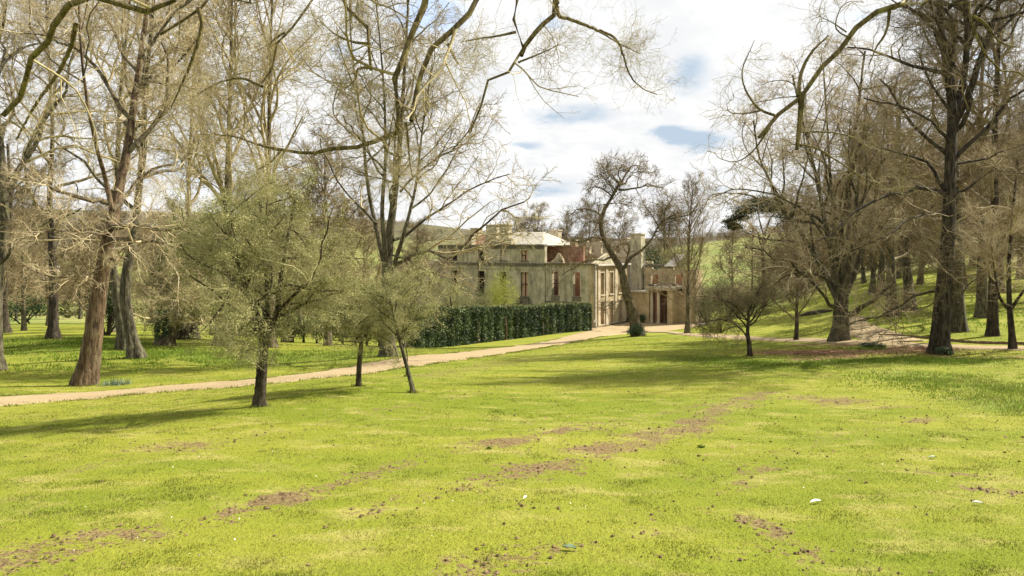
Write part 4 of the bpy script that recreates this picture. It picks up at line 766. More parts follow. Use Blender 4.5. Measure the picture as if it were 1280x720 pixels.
# trees behind the mansion
G_B = 'round headed bare trees behind the mansion'
for i, (px, Y, top, rx, lab) in enumerate([(673, 165, 249, 6.0, 'round headed bare tree behind the pale mansion roof'), (738, 170, 250, 7, 'bare tree rising behind the middle of the mansion'), (775, 180, 262, 7, 'bare tree behind the tall stone chimney'), (708, 190, 262, 6, 'smaller bare tree between two larger ones behind the mansion'), (645, 185, 264, 6, 'low bare tree at the left end of the row behind the mansion'), (832, 175, 252, 7, 'bare tree behind the mansion porch')]):
    b = base(px, Y); hh = (HZ - top) / F * Y - b[2]
    tree('bare_tree', lab, [([b, b + [.2, 0, hh * .3], b + [-.3, .3, hh * .6], b + [.2, .2, hh * .88]], .45, .08)], LV=lvls([rx * 1.15, rx * 1.1, rx * .9, rx * .6], n1=20, n2=7, n3=4, n4=0, t0=.3, w=.15, rm=.03, up1=.07, ang=44), bark='bark_grey', twig='twig_brown', seed=120 + i, spray=(3, .9, 'c', .8, 1.6), group=G_B, split=False, flare=.3)

# umbrella pine
b = base(955, 112); rp = np.random.default_rng(9)
pr = tree('stone_pine', 'flat topped dark pine rising on the skyline right of the mansion', [([b, P(954, 340, 112), P(953, 310, 112), P(955, 290, 112)], .4, .25)],
     limbs=[(PL(112, (954, 312), (945, 290), (930, 275), (918, 272)), .2, .06), (PL(112, (955, 305), (968, 285), (985, 272), (1000, 265)), .2, .06), (PL(112, (955, 296), (950, 275, 2), (945, 258, 2)), .2, .05), (PL(112, (955, 292), (965, 270, -2), (975, 256, -2)), .2, .05), (PL(112, (952, 300), (935, 288, -2), (922, 285, -2)), .12, .04)],
     LV=[dict(n=5, t0=.8, t1=.99, ang=50, len=[3, 3], wig=.2, up=.1, seg=6, k=.03, rmin=.05, sides=5), dict(n=6, ang=50, len=.4, wig=.2, up=.05, seg=4, k=.02, rmin=.03, sides=3, t0=.4)], bark='bark_dark', twig='bark_dark', seed=90, flare=.2)
cn = []
for (px, row, rx, ry) in [(925, 272, 14, 5), (918, 283, 10, 4), (940, 256, 22, 7), (955, 250, 22, 6), (975, 256, 20, 7), (990, 266, 20, 6), (1005, 274, 14, 5), (960, 262, 18, 6), (930, 264, 14, 5), (912, 277, 7, 3)]:
    c = P(px, row, 112 + rp.uniform(-2, 2)); k = 1500; q = rp.normal(size=(k, 3)) * np.array([rx * .5, rx * .45, ry * .45]) / F * 112; cn.append(c + q)
V, q = leafquads(np.concatenate(cn), .32, rp, .35); o = mk('needles', V, q, None, M['pine'], pr, smooth=False); tag(o, kind='stuff')

# ------------------------------------------------------------------ shrubs
def shrub(name, label, c, rad, n, size, mat, seed, lumps=14, group=None, cat='shrub', stems=6, bark='bark_dark', asp=.6, high=False):
    rng = np.random.default_rng(seed); c = np.array(c, float); rad = np.array(rad, float)
    root = empty(name, (c[0], c[1], c[2]), label, cat, group)
    d = norm(rng.normal(size=(lumps, 3))); d[:, 2] = np.abs(d[:, 2]) * 1.0; lc = c + np.array([0, 0, rad[2] * .35]) + d * rad * (.35 + .4 * rng.random((lumps, 1)))
    if high: d = norm(rng.normal(size=(lumps, 3))); lc = c + np.array([0, 0, rad[2] * .62]) + d * rad * np.array([.62, .62, .36]) * (.5 + .5 * rng.random((lumps, 1)))
    wh = rng.integers(0, lumps, n); ls = (.22 + .22 * rng.random(lumps))[wh][:, None]; pts = lc[wh] + norm(rng.normal(size=(n, 3))) * rad * ls * (rng.random((n, 1)) ** .4)
    g = gz(pts[:, 0], pts[:, 1]); pts = pts[pts[:, 2] > g]
    V, q = leafquads(pts, size, rng, asp); o = mk('foliage', V, q, None, M[mat], root, smooth=False); tag(o, kind='stuff')
    if stems:
        st = np.repeat(c[None] + [0, 0, -.2], stems, 0) + rng.normal(size=(stems, 3)) * rad * np.array([.08, .08, 0]); dr = lc[:stems] - st
        p, r = grow(st, dr, np.linalg.norm(dr, axis=1), np.full(stems, rad[2] * .03), 5, .1, .02, .4, rng)
        for k in range(stems):
            V, q = tubes(p[k:k + 1], r[k:k + 1], 5); mk('stem', V, q, None, M[bark], root)
    return root
b = base(628, 99); shrub('flowering_shrub', 'bright yellow green shrub against the mansion wall behind the hedge', b, (3.2, 2.4, 8.2), 11000, .12, 'yellow', 1, lumps=26, high=True)
b = base(597, 90); shrub('olive_shrub', 'dull olive bush left of the yellow green shrub, behind the hedge', b, (2.8, 2, 6.2), 9000, .10, 'olive', 2, lumps=22, high=True)
b = base(572, 92); shrub('olive_shrub', 'leafless looking grey green bush at the left end of the mansion wall', b, (3.0, 2, 6.6), 7000, .10, 'haw', 3, lumps=22, high=True)
b = base(905, 84); shrub('round_shrub', 'dark olive rounded bush right of the porch', b, (3.6, 3, 4.4), 12000, .10, 'haw_dark', 4)
b = base(885, 104); shrub('round_shrub', 'dense brownish bush close to the right corner of the porch', b, (3.2, 3, 6.5), 11000, .12, 'haw_dark', 5)
b = base(902, 62); shrub('drooping_shrub', 'pale green drooping bush on the lawn beyond the small dark thorn tree', b, (1.3, 1.2, 1.9), 2500, .08, 'yellow', 6)
b = base(820, 150); shrub('evergreen_bush', 'dark evergreen mass showing above the mansion rubble', b, (5.5, 5, 13.5), 9000, .28, 'ever', 7, lumps=20)
b = base(846, 160); shrub('evergreen_bush', 'olive evergreen tree behind the porch roof', b, (7, 6, 13.5), 8000, .26, 'olive', 8, lumps=20)
b = base(132, 62); shrub('evergreen_bush', 'black green bush between the brown trunk and the lichened pair', b, (2.0, 2, 4.2), 7000, .13, 'ever', 9)
b = base(222, 58); shrub('evergreen_bush', 'dark holly like tree behind the leaning thorn tree', b, (2.6, 2.4, 9.0), 9000, .15, 'ever', 10)
b = base(203, 49.4); shrub('ivy_mass', 'dark ivy smothering the trunk of the leaning thorn tree', b, (.75, .6, 2.6), 4500, .08, 'ivy', 11, stems=0)
b = base(30, 105); shrub('evergreen_bush', 'rounded dark bush at the far side of the left field', b, (4, 3, 4.5), 5000, .2, 'ever', 12)
b = base(62, 47); shrub('evergreen_bush', 'clump of dark foliage high in the left trees', np.array([b[0], 66, g1(b[0], 66)]), (4, 3, 11), 9000, .16, 'ever', 13)
b = base(796, 64.2); b[2] -= .1; shrub('ivy_mass', 'low clump of dark ivy round the foot of the old leaning tree', b, (1.15, .9, 1.0), 5000, .08, 'ivy', 14, stems=0, lumps=20)
b = base(1178, 30.4); shrub('low_plant', 'small dark green plant at the foot of the tall dark oak', b, (.45, .35, .32), 900, .06, 'ivy', 15, stems=0)
b = gat(1090, 437); shrub('low_plant', 'patch of dark green leaves among the dead leaves', b, (.9, .5, .3), 1300, .07, 'ivy', 16, stems=0)
b = gat(1012, 460); shrub('low_plant', 'low green tuft at the lower edge of the dead leaves', b, (.6, .35, .22), 800, .05, 'cover', 17, stems=0)
# daffodils
b = gat(147, 481); rt = empty('daffodil_clump', b, 'tuft of grey green daffodil leaves between the path and the big brown trunk', 'plant')
n = 260; X = b[0] + rg.normal(size=n) * .28; Y = b[1] + rg.normal(size=n) * .14; ob_ = blades('leaves', None, X, Y, .16 + .14 * rg.random(n), np.full(n, .012), M['greyleaf'], rg, rg.random(n), .8)
for v in ('category', 'label'):
    if v in ob_: del ob_[v]
co = np.empty(n * 9, np.float32); ob_.data.vertices.foreach_get('co', co); co = co.reshape(-1, 3) - b.astype(np.float32); ob_.data.vertices.foreach_set('co', co.ravel()); ob_.parent = rt
for k in range(9):
    c = b + np.array([rg.normal() * .25, rg.normal() * .1, .26]); V, q = leafquads(np.repeat(c[None], 5, 0), .06, rg, .8); mk('flower', V, q, None, M['yellow'], rt, smooth=False)

X, Y = [], []
for (tx, ty, tr) in TB:
    if 5 < ty < 70:
        n = int(120 + 900 * tr); a = rg.random(n) * 6.283; a = a[vn(a * 1.3 + tx, a * 0 + ty, 3) > .35]; n = len(a); d = tr * (1.0 + 1.5 * rg.random(n) ** 2); X.append(tx + np.cos(a) * d); Y.append(ty + np.sin(a) * d)
X, Y = np.concatenate(X), np.concatenate(Y); o = blades('rough_grass', 'longer rough grass left uncut round the tree feet', X, Y, .03 + .08 * rg.random(len(X)) ** 2, .003 + .0005 * Y, M['blade'], rg, .6 * rg.random(len(X)), .8)
# ------------------------------------------------------------------ hedges
def hedge(name, label, pl, ht, wid, n, size, mat, seed, scal=.35, period=2.0):
    rng = np.random.default_rng(seed); c = catmull(np.array(pl)[:, :2], 200); L = np.concatenate([[0], np.cumsum(np.linalg.norm(np.diff(c, axis=0), axis=1))])
    tn = norm(np.gradient(c, axis=0)); nm = np.stack([-tn[:, 1], tn[:, 0]], 1); z0 = gz(c[:, 0], c[:, 1])
    root = empty(name, (c[100, 0], c[100, 1], z0[100]), label, 'hedge')
    def prof(s): return 1 - scal * np.abs(np.sin(s * np.pi / period + .6 * np.sin(s * .9))) ** 2 * (.4 + .6 * vn(s / period, s * 0, 3))
    K = 14; ang = np.linspace(0, np.pi, K)                 # solid core, dark colour paints shade between leaves; squared arch section
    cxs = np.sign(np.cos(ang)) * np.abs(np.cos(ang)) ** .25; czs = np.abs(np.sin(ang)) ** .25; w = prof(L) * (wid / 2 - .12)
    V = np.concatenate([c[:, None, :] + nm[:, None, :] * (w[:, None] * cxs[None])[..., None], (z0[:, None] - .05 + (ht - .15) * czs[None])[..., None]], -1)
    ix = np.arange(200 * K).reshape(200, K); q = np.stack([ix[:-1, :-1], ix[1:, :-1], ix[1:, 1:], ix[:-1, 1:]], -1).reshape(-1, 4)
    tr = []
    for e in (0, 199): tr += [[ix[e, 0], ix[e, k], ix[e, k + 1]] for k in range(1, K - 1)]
    mk('shade_core', V, q, tr, M['hedge_in'], root)
    s = rng.random(n) * L[-1]; i = np.clip(np.searchsorted(L, s) - 1, 0, 198); fr = ((s - L[i]) / (L[i + 1] - L[i]))[:, None]; cc = c[i] * (1 - fr) + c[i + 1] * fr; zz_ = z0[i]
    side = rng.random(n); top = side > .78; sg = np.where(rng.random(n) < .62, -1, 1)
    off = np.where(top, (rng.random(n) - .5) * wid, sg * prof(s) * wid / 2) + rng.normal(size=n) * .07
    hgt = np.where(top, ht + rng.normal(size=n) * .08 + .35 * (vn(s * .6, s * 0, 9) - .5), rng.random(n) ** .9 * ht)
    p = np.concatenate([cc + nm[i] * off[:, None], (zz_ + hgt)[:, None]], 1)
    ke = rng.random((n // 14, 2))                           # leaves on the two ends
    for e, j in ((0, 0), (1, 199)):
        m_ = n // 28; pe = np.concatenate([c[j] + nm[j] * ((rng.random(m_) - .5) * wid)[:, None] + tn[j] * (-1 if e == 0 else 1) * .06, (z0[j] + rng.random(m_) * ht)[:, None]], 1); p = np.concatenate([p, pe])
    V, q = leafquads(p, size, rng, .65); o = mk('foliage', V, q, None, M[mat], root, smooth=False); tag(o, kind='stuff')
    if size > .13:
        for s0 in (6.5, 13.0, 21.5, 30.5, 36.0):
            m_ = 900; ss_ = np.clip(s0 + rng.normal(size=m_) * .55, 0, L[-1] - .1); i = np.clip(np.searchsorted(L, ss_) - 1, 0, 198); o_ = sg[:m_] * prof(ss_) * wid / 2 + rng.normal(size=m_) * .06; hh_ = ht * (.15 + .8 * rng.random(m_))
            V, q = leafquads(np.concatenate([c[i] + nm[i] * o_[:, None], (z0[i] + hh_)[:, None]], 1), size * .75, rng, .5); o = mk('bare_patch', V, q, None, M['bram'], root, smooth=False); tag(o, kind='stuff')
        n2 = 9000; s = rng.random(n2) * L[-1]; i = np.clip(np.searchsorted(L, s) - 1, 0, 198); fr = ((s - L[i]) / (L[i + 1] - L[i]))[:, None]; cc = c[i] * (1 - fr) + c[i + 1] * fr
        off = (rng.random(n2) - .5) * wid * 1.02; hh = ht + .02 + np.abs(rng.normal(size=n2)) * .10 + .35 * (vn(s * .6, s * 0, 9) - .5) - (rng.random(n2) < .2) * rng.random(n2) * .5
        V, q = leafquads(np.concatenate([cc + nm[i] * off[:, None], (z0[i] + hh)[:, None]], 1), size * .8, rng, .5); o = mk('new_growth', V, q, None, M['olive'], root, smooth=False); tag(o, kind='stuff')
    return root, c, L, z0
HP = [base(732, 97), base(668, 84), base(600, 73), base(545, 64), base(512, 59.5)]
hr, hc, hL, hz0 = hedge('laurel_hedge', 'long tall dark hedge running from the mansion corner towards the lawn', HP, 3.7, 2.0, 60000, .16, 'hedge', 41, .42, 1.9)
for sx_ in (23.5, 30.0, 14.5):
    i = int(np.searchsorted(hL, sx_)); tn = hc[i + 1] - hc[i]; tn /= np.linalg.norm(tn); nm_ = np.array([-tn[1], tn[0]]); nm_ = nm_ if nm_[1] < 0 else -nm_
    b = np.array([hc[i, 0] + nm_[0] * .85, hc[i, 1] + nm_[1] * .85, hz0[i]]); V, q = tubes(catmull([b, b + [.05, 0, 1.3], b + [-.05, .05, 2.6]], 6)[None], np.linspace(.14, .07, 6)[None], 7); mk('stem', V, q, None, M['bark_warm'], hr)
hedge('clipped_hedge', 'black green clipped box hedge behind the thick flared trunk', [base(266, 70), base(305, 70), base(345, 70)], 1.7, 1.6, 7000, .12, 'ever', 42, .05)
# row of open stemmed evergreens between the two hedges
pe = None; ORD = ['', 'second', 'third', 'fourth', 'fifth', 'sixth', 'seventh', 'eighth', 'ninth', 'tenth', 'eleventh']
for k, px in enumerate([352, 366, 380, 396, 412, 428, 444, 459, 474, 490, 503]):
    b = base(px, 62)
    if pe is None:
        pe = shrub('hedge_shrub', 'leftmost slim dark evergreen in the gappy row joining the two hedges', b, (.95, .9, 2.4), 2200, .12, 'ever', 44, lumps=10, group='gappy row of slim evergreens', stems=0)
        V, q = tubes(catmull([b + [0, 0, -.2], b + [.05, 0, .8], b + [0, 0, 2.1]], 6)[None], np.linspace(.12, .05, 6)[None], 7); mk('stem', V, q, None, M['bark_dark'], pe)
    else:
        copy_tree(pe, tuple(b), k * 1.3, .85 + .3 * ((k * 37) % 10) / 10, ORD[k] + ' slim dark evergreen from the left in the gappy row joining the two hedges')

# ------------------------------------------------------------------ mansion
HB = np.array([13.3, 110.0]); eu = np.array([-.8, .6]); ev = np.array([.6, .8]); HZ0 = -13.0
def hp(u, v, z): xy = HB + eu * u + ev * v; return np.array([xy[0], xy[1], z])
H = empty('ruined_mansion', (13.3, 110.0, -13.0), 'roofless pale stone mansion in ruins at the end of the gravel path', 'mansion')
def box(mb, u0, u1, v0, v1, z0, z1): mb.hexa([hp(u0, v0, z0), hp(u1, v0, z0), hp(u1, v1, z0), hp(u0, v1, z0)], [hp(u0, v0, z1), hp(u1, v0, z1), hp(u1, v1, z1), hp(u0, v1, z1)])
def hbox(name, u0, u1, v0, v1, z0, z1, mat, parent=None): mb = MB(); box(mb, u0, u1, v0, v1, z0, z1); return mb.build(name, M[mat], parent or H)
def wall(name, axis, c, a0, a1, z0, z1, th, mat, ops=(), ragged=0, seed=0):
    """wall along u (axis 'u', at v=c) or along v (axis 'v', at u=c); ops: (centre, width, zbottom, ztop)"""
    rng = random.Random(seed); ops = sorted(ops); xs = [a0]; cells = []
    mb = MB()
    def bx(p0, p1, q0, q1):
        if p1 - p0 < 1e-4 or q1 - q0 < 1e-4: return
        if axis == 'u': box(mb, p0, p1, c, c + th, q0, q1)
        else: box(mb, c, c + th, p0, p1, q0, q1)
    cols = {}
    for (ce, w, zb, zt) in ops: cols.setdefault((round(ce - w / 2, 3), round(ce + w / 2, 3)), []).append((zb, zt))
    cur = a0
    for (l, r) in sorted(cols):
        bx(cur, l, z0, z1); zc = z0
        for zb, zt in sorted(cols[(l, r)]): bx(l, r, zc, zb); zc = zt
        bx(l, r, zc, z1); cur = r
    bx(cur, a1, z0, z1)
    if ragged:
        x = a0
        while x < a1 - .2:
            w = rng.uniform(.3, .9); hh = rng.uniform(.05, ragged)
            if axis == 'u': box(mb, x, min(x + w, a1), c + .04, c + th - .04, z1 - .01, z1 + hh)
            else: box(mb, c + .04, c + th - .04, x, min(x + w, a1), z1 - .01, z1 + hh)
            x += w
    return mb.build(name, M[mat], H)
def window(axis, c, ce, w, zb, zt, sgn, fmat='stone_p', sill='stone_d', back=None, bar=False, depth=.45, arch=False):
    """surround, sill and optional bar / blocking as parts of the mansion"""
    mb = MB(); t = .16
    def bx(m, p0, p1, d0, d1, q0, q1):
        if axis == 'u': box(m, p0, p1, c + sgn * d1, c + sgn * d0, q0, q1)
        else: box(m, c + sgn * d1, c + sgn * d0, p0, p1, q0, q1)
    l, r = ce - w / 2, ce + w / 2
    bx(mb, l - t, l, -.25, .05, zb, zt); bx(mb, r, r + t, -.25, .05, zb, zt); bx(mb, l - t, r + t, -.25, .08, zt, zt + t)
    wn = mb.build('window', M[fmat], H)
    m2 = MB(); bx(m2, l - .22, r + .22, -.3, .16, zb - .18, zb - .003); m2.build('sill', M[sill], wn)
    if bar: m3 = MB(); bx(m3, ce - .06, ce + .06, -.3, -.18, zb, zt - .003); bx(m3, l, r, -.31, -.2, (zb + zt) / 2 - .05, (zb + zt) / 2 + .05); m3.build('glazing_bar', M['dark'], wn)
    if back: m4 = MB(); bx(m4, l - .003, r + .003, -.5, -.42, zb + .003, zt); m4.build('blocking_or_shade', M[back], wn)
    return wn
# left front, three storeys (u 9.5..34)
ops = []
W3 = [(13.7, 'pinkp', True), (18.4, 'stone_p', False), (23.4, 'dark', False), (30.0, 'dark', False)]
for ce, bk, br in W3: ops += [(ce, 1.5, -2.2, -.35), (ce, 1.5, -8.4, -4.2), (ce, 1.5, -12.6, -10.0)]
wall('wall', 'u', -.25, 9.5, 34, -13.4, .35, .7, 'stone_g', ops)
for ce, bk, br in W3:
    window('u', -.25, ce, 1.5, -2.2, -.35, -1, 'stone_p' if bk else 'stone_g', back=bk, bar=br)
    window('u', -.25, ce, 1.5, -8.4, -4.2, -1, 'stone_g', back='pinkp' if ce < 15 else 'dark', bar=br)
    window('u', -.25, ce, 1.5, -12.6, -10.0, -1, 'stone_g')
hbox('lower_block', 12.6, 15.2, -.7, -.28, -9.6, -8.65, 'stone_d'); hbox('ledge', 11.2, 16.2, -1.0, -.3, -10.0, -9.62, 'stone_d')
hbox('cornice', 9.4, 34.1, -.6, .5, .36, .62, 'stone_d'); hbox('cornice', 9.45, 34.0, -.42, -.252, -.12, .355, 'stone_d'); hbox('string_course', 9.45, 34.0, -.45, -.252, -3.1, -2.65, 'stone_d'); hbox('string_course', 9.48, 34.0, -.36, -.251, -3.7, -3.4, 'stone_g')
# pavilion left face (u 0..9.5)
ops = [(3.3, 1.35, -8.0, -4.0), (7.5, 1.35, -8.0, -4.0), (3.3, 1.35, -12.3, -9.6), (7.5, 1.35, -12.3, -9.6)]
wall('wall', 'u', 0, 0.0, 9.5, -13.4, -2.75, .6, 'stone_g', ops, .25, 2)
for ce in (3.3, 7.5):
    window('u', 0, ce, 1.35, -8.0, -4.0, -1, 'stone_p', bar=(ce > 5)); hbox('apron_block', ce - .8, ce + .8, -.16, -.003, -8.75, -8.2, 'stone_d'); window('u', 0, ce, 1.35, -12.3, -9.6, -1, 'stone_g')
hbox('cornice', -.3, 9.45, -.4, .65, -2.74, -2.5, 'stone_d'); hbox('string_course', .6, 9.4, -.22, -.002, -9.2, -8.95, 'stone_d'); hbox('string_course', 5.5, 9.4, -.16, -.002, -10.2, -9.9, 'stone_w')
hbox('pilaster', -.05, .95, -.12, -.002, -13.4, -2.76, 'stone_w'); hbox('pilaster', 8.3, 9.3, -.12, -.002, -8.93, -2.76, 'stone_g')
# pavilion right face (v 0..11.8)
ops = []
for ce in (2.6, 5.8, 9.0): ops += [(ce, 1.15, -7.7, -4.1), (ce, 1.15, -12.6, -8.9)]
wall('wall', 'v', 0.0, .6, 11.8, -13.4, -2.95, .6, 'stone_w', ops)
for i, ce in enumerate((2.6, 5.8, 9.0)):
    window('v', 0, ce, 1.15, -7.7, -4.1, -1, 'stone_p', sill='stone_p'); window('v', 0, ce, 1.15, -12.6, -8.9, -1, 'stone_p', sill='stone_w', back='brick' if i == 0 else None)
for v0 in (-.12, 1.1, 3.7, 6.9, 10.2): hbox('pilaster', -.14, -.002, max(v0, -.1), v0 + .7, -13.4, -3.3, 'stone_p')
hbox('cornice', -.5, .62, .66, 12.1, -2.94, -2.68, 'roofl'); hbox('frieze', -.2, -.003, .0, 11.8, -3.29, -2.95, 'stone_w'); hbox('plinth', -.25, -.143, .0, 11.9, -13.4, -12.75, 'stone_d')
mb = MB(); mb.add([hp(.9, 1.2, -2.66), hp(.9, 11, -2.66), hp(.9, 6.2, -.9), hp(1.5, 1.2, -2.66), hp(1.5, 11, -2.66), hp(1.5, 6.2, -.9)], [[0, 1, 4, 3], [1, 2, 5, 4], [2, 0, 3, 5]], [[0, 2, 1], [3, 4, 5]]); mb.build('gable', M['stone_g'], H)
# interior and rear walls
wall('inner_wall', 'u', 8, 6.8, 14.9, -13.4, .15, .5, 'brick', [(9.0, 1.4, -8, -4)], .3, 3); wall('inner_wall', 'u', 4.2, .7, 9.4, -13.4, -3.0, .4, 'brick', [], .4, 4)
wall('inner_wall', 'u', 14, 1.1, 10.7, -13.4, 1.0, .6, 'stone_p', [(8.6, .9, -1.0, .5), (6.2, .9, -1.0, .5), (3.4, .9, -1.0, .5)], .35, 5); hbox('string_course', 1.1, 10.7, 13.8, 13.98, -1.7, -1.4, 'stone_w')
wall('inner_wall', 'u', 7, 14.95, 33.9, -13.4, .2, .5, 'stone_g', [], .3, 6); wall('rear_wall', 'u', 30, 4, 34, -13.4, -2.8, .7, 'stone_g', [(u, 1.5, -8, -4.2) for u in (6, 12, 18, 24, 30)], .4, 7)
wall('end_wall', 'v', 33.4, .5, 30, -13.4, .3, .6, 'stone_g', [(v, 1.4, -8, -4.2) for v in (6, 12, 18, 24)], .4, 8); wall('inner_wall', 'v', 9.6, .5, 29.8, -13.4, -2.9, .5, 'brick', [], .5, 9)
# left lower wing
wall('wing_wall', 'u', .2, 34.1, 47, -13.4, -2.9, .6, 'stone_p', [(36.5, 1.3, -8, -5), (40, 1.3, -8, -5), (43.5, 1.3, -8, -5)], .5, 10); hbox('wing_roof', 34.1, 46.5, .9, 6, -2.8, -2.5, 'roofl')
# rubble gable fragment
mb = MB(); rr = random.Random(3)
for k in range(26):
    u = 6.0 + k * .1; hh = .25 + 1.3 * math.exp(-((u - 6.9) / .75) ** 2) + rr.uniform(-.1, .12); box(mb, u, u + .098, .1, .55, -2.5, -2.5 + hh)
mb.build('broken_gable', M['stone_p'], H)
# hipped roof of pale slates
E = [hp(11, 1, .45), hp(22.6, 1, .45), hp(22.6, 13, .45), hp(11, 13, .45)]; r1_, r2_ = hp(14.6, 7, 2.9), hp(22.6, 7, 2.9)
def slope(a, b, c_, d, name='roof'):                     # a-b eave, d-c ridge: slate courses as real steps
    mb = MB(); n = 12
    nrm = np.cross(b - a, d - a); nrm /= np.linalg.norm(nrm); nrm = nrm if nrm[2] > 0 else -nrm
    for k in range(n):
        t0, t1 = k / n, (k + 1.15) / n; t1 = min(t1, 1)
        p0, p1, p2, p3 = a + (d - a) * t0, b + (c_ - b) * t0, b + (c_ - b) * t1, a + (d - a) * t1
        up0, up1 = nrm * .07, nrm * .02; mb.hexa([p0, p1, p2, p3], [p0 + up0, p1 + up0, p2 + up1, p3 + up1])
    return mb.build(name, M['roofl'], H)
slope(E[0], E[1], r2_, r1_); slope(E[2], E[3], r1_, r2_); slope(E[3], E[0], r1_ + [.001, 0, 0], r1_)
# chimneys
def chimney(u0, u1, v0, v1, z0, z1, mat='stone_g', pots=2):
    c = hbox('chimney', u0, u1, v0, v1, z0, z1, mat); hbox('chimney_cap', u0 - .15, u1 + .15, v0 - .15, v1 + .15, z1 + .003, z1 + .22, 'stone_p', c)
    for k in range(pots):
        cu = u0 + (u1 - u0) * (k + .5) / pots; p = hp(cu, (v0 + v1) / 2, z1 + .22); V, q = tubes(np.array([p, p + [0, 0, .35]])[None], np.array([[.16, .13]]), 8); mk('chimney_pot', V, q, None, M['stone_p'], c)
    return c
hbox('chimney_base', 17.4, 23.3, .6, 2.0, .63, 1.7, 'stone_g'); chimney(20.7, 23.1, .7, 1.9, 1.7, 4.05); chimney(18.1, 20.0, .7, 1.9, 1.7, 4.1)
chimney(16.0, 17.9, 14.0, 15.2, -3, 3.3, 'stone_p'); hbox('parapet', 18.1, 21.5, 14.2, 14.8, 1.0, 3.0, 'stone_p'); chimney(9.2, 10.4, 9.2, 10.2, -3, 1.3, 'stone_w', 0); chimney(-1.3, .8, 14.2, 15.8, -12, 2.4, 'stone_g', 0); chimney(27, 28.6, 1.2, 2.4, .3, 2.4, 'stone_g', 0)
chimney(31, 33, 8, 9.3, .0, 3.8, 'stone_w', 0); chimney(4.4, 5.6, 20, 21, -5, 1.7, 'stone_g', 1)
mb = MB(); mb.add([hp(23.6, 2, .4), hp(28, 2, .4), hp(24.0, 5, 2.3), hp(28, 5, 2.3), hp(23.6, 8, .4), hp(28, 8, .4)], [[0, 1, 3, 2], [2, 3, 5, 4]], [[0, 2, 4], [1, 5, 3]]); mb.build('tiled_roof', M['brick'], H)
V, q = tubes(np.array([hp(-2.0, 14.0, -3.5), hp(-2.0, 14.0, -.4)])[None], np.array([[.11, .11]]), 8); mk('drainpipe', V, q, None, M['metal'], H)
V, q = tubes(np.array([hp(-.3, -.25, -13.2), hp(-.3, -.25, -2.8)])[None], np.array([[.09, .09]]), 8); mk('drainpipe', V, q, None, M['metal'], H)
V, q = tubes(np.array([hp(-.25, 11.95, -13.2), hp(-.25, 11.95, -3.0)])[None], np.array([[.10, .10]]), 8); mk('drainpipe', V, q, None, M['metal'], H)
# upper wall right of the pavilion
wall('upper_wall', 'u', 15.0, -10.5, 1.0, -13.4, -3.9, .6, 'stone_w', [(-.9, 1.4, -7.4, -4.4), (-3.6, 1.4, -7.4, -4.4), (-8.0, 1.4, -7.4, -4.6)], .5, 11)
for ce in (-.9, -3.6, -8.0): window('u', 15.0, ce, 1.4, -7.4, -4.6, -1, 'stone_p', back='stone_d' if ce > -1 else None, sill='stone_p')
wall('parapet', 'u', 14.9, -7.0, 1.0, -3.4, -3.2, .8, 'stone_d', [], .5, 12)
slope(hp(-5.6, 14.4, -3.2), hp(-7.6, 14.4, -3.2), hp(-8.4, 17, -1.2), hp(-6.8, 17, -1.2), 'broken_roof'); wall('side_wall', 'v', -10.9, 15.6, 18.5, -13.4, -4.0, .6, 'stone_w', [], .5, 13)
wall('inner_wall', 'u', 18, -10, 1, -13.4, -4.2, .5, 'brick', [], .5, 14)
# porch: side wall with portal, front wall, flat roof
wall('porch_wall', 'u', 12.0, -3.9, -.003, -13.4, -7.7, .6, 'stone_w', []); hbox('porch_coping', -4.0, -.0, 11.7, 14.8, -7.69, -7.45, 'roofl')
for u in (-4.25, -5.5):
    V, q = tubes(np.array([hp(u, 12.35, -13.2), hp(u, 12.35, -10), hp(u, 12.35, -7.3)])[None], np.array([[.30, .29, .26]]), 14); c_ = mk('column', V, q, None, M['stone_p'], H)
    hbox('column_base', u - .38, u + .38, 11.97, 12.73, -13.3, -12.85, 'stone_p', c_); hbox('capital', u - .36, u + .36, 11.99, 12.71, -7.5, -7.2, 'stone_p', c_)
hbox('doorway_reveal', -5.3, -4.5, 12.9, 13.1, -13.2, -7.3, 'brick'); wall('porch_back', 'u', 14.3, -7.9, -3.9, -13.4, -7.3, .3, 'brick', [(-6.6, 1.4, -13.2, -9.2)])
wall('porch_front', 'v', -8.1, 12.0, 21.6, -13.4, -6.95, .6, 'stone_w', []); hbox('pier', -8.2, -7.3, 11.9, 12.7, -13.4, -6.96, 'stone_w')
hbox('entablature', -8.7, -3.3, 11.6, 12.9, -7.2, -6.6, 'stone_p'); hbox('entablature', -8.72, -7.4, 12.91, 22.0, -6.94, -6.55, 'stone_p'); hbox('porch_roof', -7.39, -3.3, 12.92, 22.0, -6.9, -6.45, 'roofl')
mb = MB()
for k in range(40):
    u = rr.uniform(-8.5, -3.5); v = rr.uniform(11.8, 22.5); s = rr.uniform(.1, .35); box(mb, u, u + s * 2, v, v + s * 1.4, -6.56, -6.45 + s * .9)
mb.build('rubble', M['stone_d'], H); wall('porch_end', 'u', 21.6, -8.1, -3.3, -13.4, -6.95, .5, 'stone_w')
for (u0, u1, v0, v1, mat) in [(-.55, -.28, 2, 11.5, 'stone_w')]: hbox('footing', u0, u1, v0, v1, -13.4, -12.9, mat)
for k, (u, v) in enumerate([(-.8, 11.3), (-2.9, 11.3)]):
    shrub('low_plant', ['dark bush in the corner where the porch meets the mansion', 'dark low bush against the blank porch wall'][k], hp(u, v, -13), (.9, .6, 1.3), 1200, .14, 'ivy', 51 + k, stems=0)
